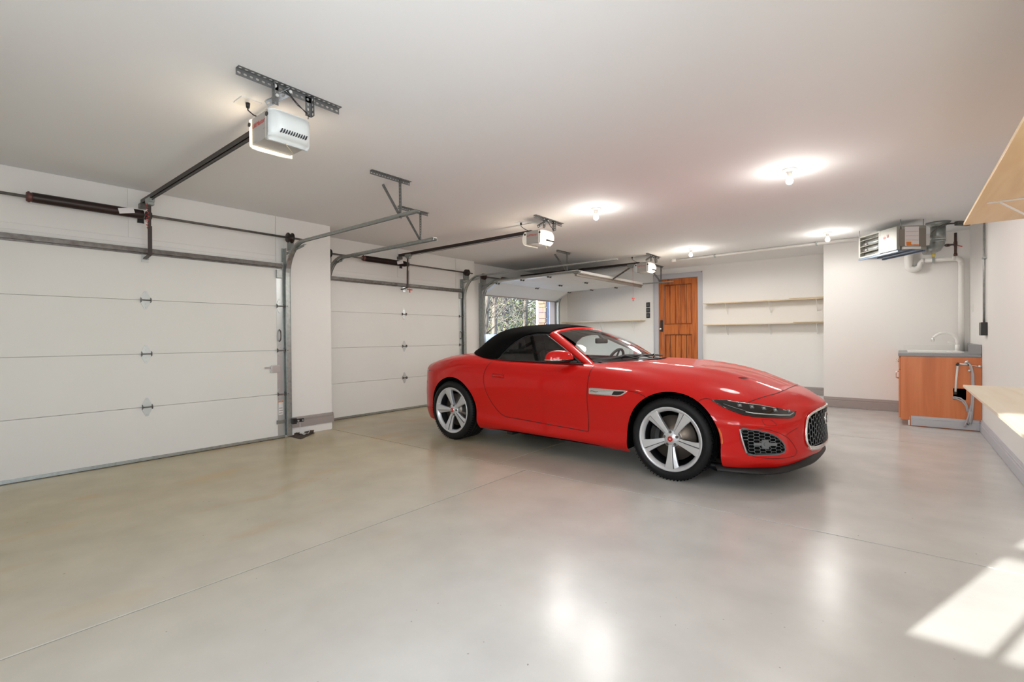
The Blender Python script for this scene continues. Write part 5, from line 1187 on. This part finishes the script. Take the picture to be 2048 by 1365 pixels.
for s in (-1, 1):
    gw = lambda z: s*(.792-.205*(z-.94)/.28)
    gp = [(-.93, .942), (-1.20, 1.078), (-1.44, 1.195), (-1.49, 1.218), (-1.62, 1.226), (-1.78, 1.200), (-1.90, 1.130), (-2.0, 1.014), (-2.06, .940), (-1.6, .936), (-1.2, .934)]
    sg = cobj('side_window', MB().add([(x, gw(z), z) for x, z in gp], [tuple(range(len(gp)))]), M['tint'])
    cobj('window_seal', MB().tube([(x, gw(z)+s*.003, z) for x, z in gp[:4]], .010, 6).tube([(-.90, s*.80, .934), (-1.2, s*.806, .936), (-1.6, s*.806, .942), (-2.06, s*.80, .948)], .009, 6), M['black'], sg)
    cobj('mirror_sail', MB().prism([(-.905, .936), (-1.13, 1.035), (-1.06, .936)], (0, gw(.98)+s*.006, 0), (1, 0, 0), (0, 0, 1), (0, s*.004, 0)), M['glossb'], sg)
    cobj('roof_rail', MB().tube([(-1.47, s*.548, 1.222), (-1.62, s*.572, 1.230), (-1.78, s*.597, 1.202), (-1.90, s*.640, 1.132), (-2.0, s*.718, 1.016), (-2.06, s*.772, .945)], .011, 6), M['black'])
    # door mirror
    mc = V((-1.105 if s < 0 else -1.19, s*.910, .978)); ML = V((-.19, s*.22, 0)).normalized(); MD = V((ML.y*s, -ML.x*s, 0))*1.0; MD = MD if MD.x > 0 else -MD; mb = MB(); nu_, nv_ = 22, 14; vs = []
    for i in range(nv_+1):
        f = PI/2*i/nv_
        for j in range(nu_):
            a = 2*PI*j/nu_; cx_, cy_ = math.cos(a), math.sin(a)
            vs.append(mc+MD*(.066*abs(cx_)**.8*(1 if cx_ > 0 else -1)*math.cos(f)**.75*(1.0 if cx_ > 0 else .75))+ML*(.142*cy_*math.cos(f)**.75)+V((0, 0, .088*math.sin(f)**.9)))
    mb.add(vs, [(i*nu_+j, i*nu_+(j+1) % nu_, (i+1)*nu_+(j+1) % nu_, (i+1)*nu_+j) for i in range(nv_) for j in range(nu_)], True)
    cap = cobj('door_mirror', mb, M['red'])
    mb = MB(); vs = []
    for i in range(8):
        f = PI/2*i/7
        for j in range(nu_):
            a = 2*PI*j/nu_; cx_, cy_ = math.cos(a), math.sin(a)
            vs.append(mc+MD*(.062*cx_*math.cos(f)**.5*(1.0 if cx_ > 0 else .75))+ML*(.136*cy_*math.cos(f)**.5)+V((0, 0, -.008-.034*math.sin(f))))
    mb.add(vs, [(i*nu_+j, (i+1)*nu_+j, (i+1)*nu_+(j+1) % nu_, i*nu_+(j+1) % nu_) for i in range(7) for j in range(nu_)], True); cobj('mirror_base', mb, M['glossb'], cap)
    st_ = [mc+MD*(.067*math.cos(a))+ML*(.143*math.sin(a))+V((0, 0, -.004)) for a in [(-.02*PI+PI*.56*k/16) for k in range(17)]]
    cobj('mirror_trim', MB().tube(st_, .0065, 6), M['chrome'], cap)
    cobj('mirror_arm', MB().bar(mc-ML*.05+V((0, 0, -.025)), V((-.985, s*.785, .950)), .06, .020), M['glossb'], cap, .006)
    cobj('mirror_glass', MB().obox(mc-MD*.048+V((0, 0, .03)), ML, MD, (0, 0, 1), .20, .004, .075), M['chrome'], cap)

# interior
cobj('cabin_floor', MB().box((-2.5, -.70, .30), (-.75, .70, .34)).box((-2.52, -.70, .30), (-2.46, .70, .96)), M['leather'])
for s in (-1, 1): cobj('door_trim', MB().box((-2.4, s*.70, .32), (-.9, s*.765, .925)), M['leather'], None, .01)
dsh = MB(); n = 24; vs = []
for i in range(n+1):
    y = -.68+1.36*i/n; hd = .03*math.exp(-((y-.37)/.2)**2)+.012*math.exp(-((y+.05)/.18)**2)
    vs += [(-.68, y, .935), (-.80, y, .952+hd*.6), (-.95, y, .962+hd), (-1.06, y, .955+hd), (-1.12, y, .93+hd*.5), (-1.14, y, .86), (-1.10, y, .70), (-1.0, y, .45)]
dsh.add(vs, [(8*i+k, 8*i+k+1, 8*i+9+k, 8*i+8+k) for i in range(n) for k in range(7)], True); cobj('dashboard', dsh, M['dash'])
sw = MB(); cc = V((-1.20, .37, .88)); ax = V((-.90, 0, .42)).normalized(); a1 = V((0, 1, 0)); a2 = ax.cross(a1)
sw.tube([cc+a1*(.182*math.cos(2*PI*k/40))+a2*(.182*math.sin(2*PI*k/40)) for k in range(40)], .016, 10, True)
stw = cobj('steering_wheel', sw, M['dash'])
hb = MB().cyl(cc-ax*.03, cc+ax*.005, .062, .055, 24)
for a in (0, PI, -PI/2): hb.bar(cc+a1*(.05*math.cos(a))+a2*(.05*math.sin(a)), cc+a1*(.175*math.cos(a))+a2*(.175*math.sin(a)), .035, .012, up=ax)
cobj('steering_hub', hb, M['leather'], stw, .004)
rm_ = cobj('rear_view_mirror', MB().bar((-1.155, -.125, 1.150), (-1.155, .125, 1.150), .030, .062).bar((-1.14, 0, 1.165), (-1.20, 0, 1.245), .05, .03), M['dash'], None, .014, 3)
for yc in (-.37, .37):
    seat = cobj('seat', MB().obox((-1.72, yc, .55), (1, 0, .12), (0, 1, 0), (-.12, 0, 1), .50, .50, .16), M['leather'], None, .05, 3)
    cobj('seat_back', MB().obox((-2.02, yc, .78), (1, 0, .28), (0, 1, 0), (-.28, 0, 1), .13, .50, .52).obox((-2.03, yc, .90), (1, 0, .28), (0, 1, 0), (-.28, 0, 1), .15, .40, .24), M['leather'], seat, .05, 3)
    cobj('headrest', MB().obox((-2.09, yc, 1.10), (1, 0, .2), (0, 1, 0), (-.2, 0, 1), .09, .27, .18), M['leather'], seat, .035, 3)
    cobj('roll_hoop', MB().tube([(-2.28, yc-.17, .90), (-2.28, yc-.16, 1.06), (-2.28, yc-.10, 1.12), (-2.28, yc+.10, 1.12), (-2.28, yc+.16, 1.06), (-2.28, yc+.17, .90)], .02, 8), M['leather'], seat)

# wheels -----------------------------------------------------------
capred = mat('cap_red', (.55, .02, .02), .3)
def make_wheel(cx, s, wd, Rr, yo, rot):
    """wheel hub at (cx, y, Rr); s=-1 camera side; yo = outer face |y|"""
    c = V((cx, s*(yo-wd), Rr)); ax = V((0, s, 0)); ex, ez = V((1, 0, 0)), V((0, 0, 1))
    P = lambda r, a, h: c+ex*(r*math.cos(a))+ez*(r*math.sin(a))+ax*h
    pr = [(.262, .014), (.285, .002), (.305, 0), (.322, .008), (Rr-.006, .022), (Rr, .040)]
    k = 5
    for i in range(1, k): hh = .04+(wd-.08)*i/k; pr += [(Rr, hh-.008), (Rr-.007, hh-.006), (Rr-.007, hh+.006), (Rr, hh+.008)]
    pr += [(Rr, wd-.040), (Rr-.006, wd-.022), (.322, wd-.008), (.305, wd), (.292, wd-.001), (.285, wd-.004), (.268, wd-.009), (.262, wd-.016)]
    ty = cobj('wheel', MB().lathe(pr, c, ax, 96), M['rubber']); ty['label'] = 'black tyre'
    tl = MB()
    for i in range(72):
        a = 2*PI*i/72
        for sg in (wd-.030, .030): tl.obox(P(Rr-.001, a, sg), V((-math.sin(a), 0, math.cos(a))), V((math.cos(a), 0, math.sin(a))), ax, .004, .006, .030)
    cobj('tread_block', tl, M['deep'], ty)['kind'] = 'stuff'
    rimp = [(.266, wd-.012), (.268, wd-.006), (.264, wd-.003), (.258, wd-.004), (.246, wd-.010), (.240, wd-.020), (.232, wd-.026), (.229, wd-.042)]
    cobj('rim_barrel', MB().lathe([(.229, wd-.042), (.226, wd-.06), (.224, .06), (.235, .02), (.25, .012)], c, ax, 72), M['black'], ty)
    cobj('rim', MB().lathe(rimp, c, ax, 96), M['rim'], ty)
    hf = wd-.030
    for q in range(5):
        a0 = rot+2*PI*q/5; d = V((math.cos(a0), 0, math.sin(a0))); t = V((-math.sin(a0), 0, math.cos(a0))) * (1 if s < 0 else -1)
        secs = [(.030, .021, -.006), (.060, .025, -.002), (.10, .030, .004), (.15, .039, .011), (.20, .050, .017), (.236, .062, .021), (.252, .066, .021)]
        vs = []
        for r, hw, dh in secs:
            f = hf+dh; sk = .10*max(0, r-.08)
            for u_, h_ in ((-hw, f-.004), (-hw*.92, f), (hw*.18, f+.001), (hw*.30, f-.008), (hw*.92, f-.015), (hw, f-.022), (hw*.9, f-.045), (-hw*.9, f-.045)): vs.append(c+d*r+t*(u_-sk*.0)+ax*h_)
        nn = 8; fs = [(i*nn+k2, i*nn+(k2+1) % nn, (i+1)*nn+(k2+1) % nn, (i+1)*nn+k2) for i in range(len(secs)-1) for k2 in range(nn)]
        fs += [tuple(range(nn)), tuple((len(secs)-1)*nn+i for i in range(nn))[::-1]]
        o = cobj('spoke', MB().add(vs, fs, False), [M['rim'], M['rimd']], ty)
        for i, p in enumerate(o.data.polygons):
            if i < len(fs)-2 and i % nn in (2, 4, 5): p.material_index = 1
        bm = bmesh.new(); bm.from_mesh(o.data); bmesh.ops.recalc_face_normals(bm, faces=bm.faces); bm.to_mesh(o.data); bm.free()
        b = o.modifiers.new('bevel', 'BEVEL'); b.width = .002; b.segments = 2; b.limit_method = 'ANGLE'; b.angle_limit = rad(30)
    cobj('hub', MB().lathe([(.0, hf+.006), (.030, hf+.006), (.036, hf+.001), (.062, hf-.004), (.072, hf-.012), (.072, hf-.05)], c, ax, 48), M['rim'], ty)
    cobj('centre_cap', MB().lathe([(0, hf+.013), (.018, hf+.012), (.024, hf+.010), (.024, hf+.004)], c, ax, 32), capred, ty)
    cobj('cap_ring', MB().lathe([(.023, hf+.011), (.026, hf+.012), (.029, hf+.009), (.030, hf+.004)], c, ax, 32).obox(c+ax*(hf+.014), (1, 0, .1), (0, 0, 1), ax, .016, .012, .003), M['chrome'], ty)
    for q in range(5):
        a = rot+PI/5+2*PI*q/5; cobj('lug_nut', MB().cyl(P(.056, a, hf-.012), P(.056, a, hf+.000), .0125, n=16).cyl(P(.056, a, hf-.01), P(.056, a, hf+.004), .009, n=6), M['dsteel'], ty)
    cobj('brake_disc', MB().lathe([(.0, wd-.075), (.09, wd-.075), (.095, wd-.095), (.188, wd-.095), (.188, wd-.125), (.05, wd-.125)], c, ax, 64), M['disc'], ty)
    ca = MB(); vs = []
    for i in range(9):
        a = (rad(150) if cx > -1 else rad(-5))+rad(62)*i/8-(rad(0)); 
        for r, h in ((.115, wd-.132), (.115, wd-.070), (.150, wd-.058), (.196, wd-.066), (.206, wd-.132)): vs.append(P(r, a, h))
    ca.add(vs, [(5*i+k2, 5*i+(k2+1) % 5, 5*i+5+(k2+1) % 5, 5*i+5+k2) for i in range(8) for k2 in range(5)]+[(0, 1, 2, 3, 4), (44, 43, 42, 41, 40)]); cobj('brake_caliper', ca, M['black'], ty, .006)
    cobj('wheel_backing', MB().cyl(P(0, 0, .02), P(0, 0, .03), .232, n=40), M['deep'], ty)
for s, rf, rr_ in ((-1, rad(-86), rad(109)), (1, rad(30), rad(10))):
    make_wheel(0, s, .255, .343, .928, rf); make_wheel(-2.622, s, .300, .345, .950, rr_)
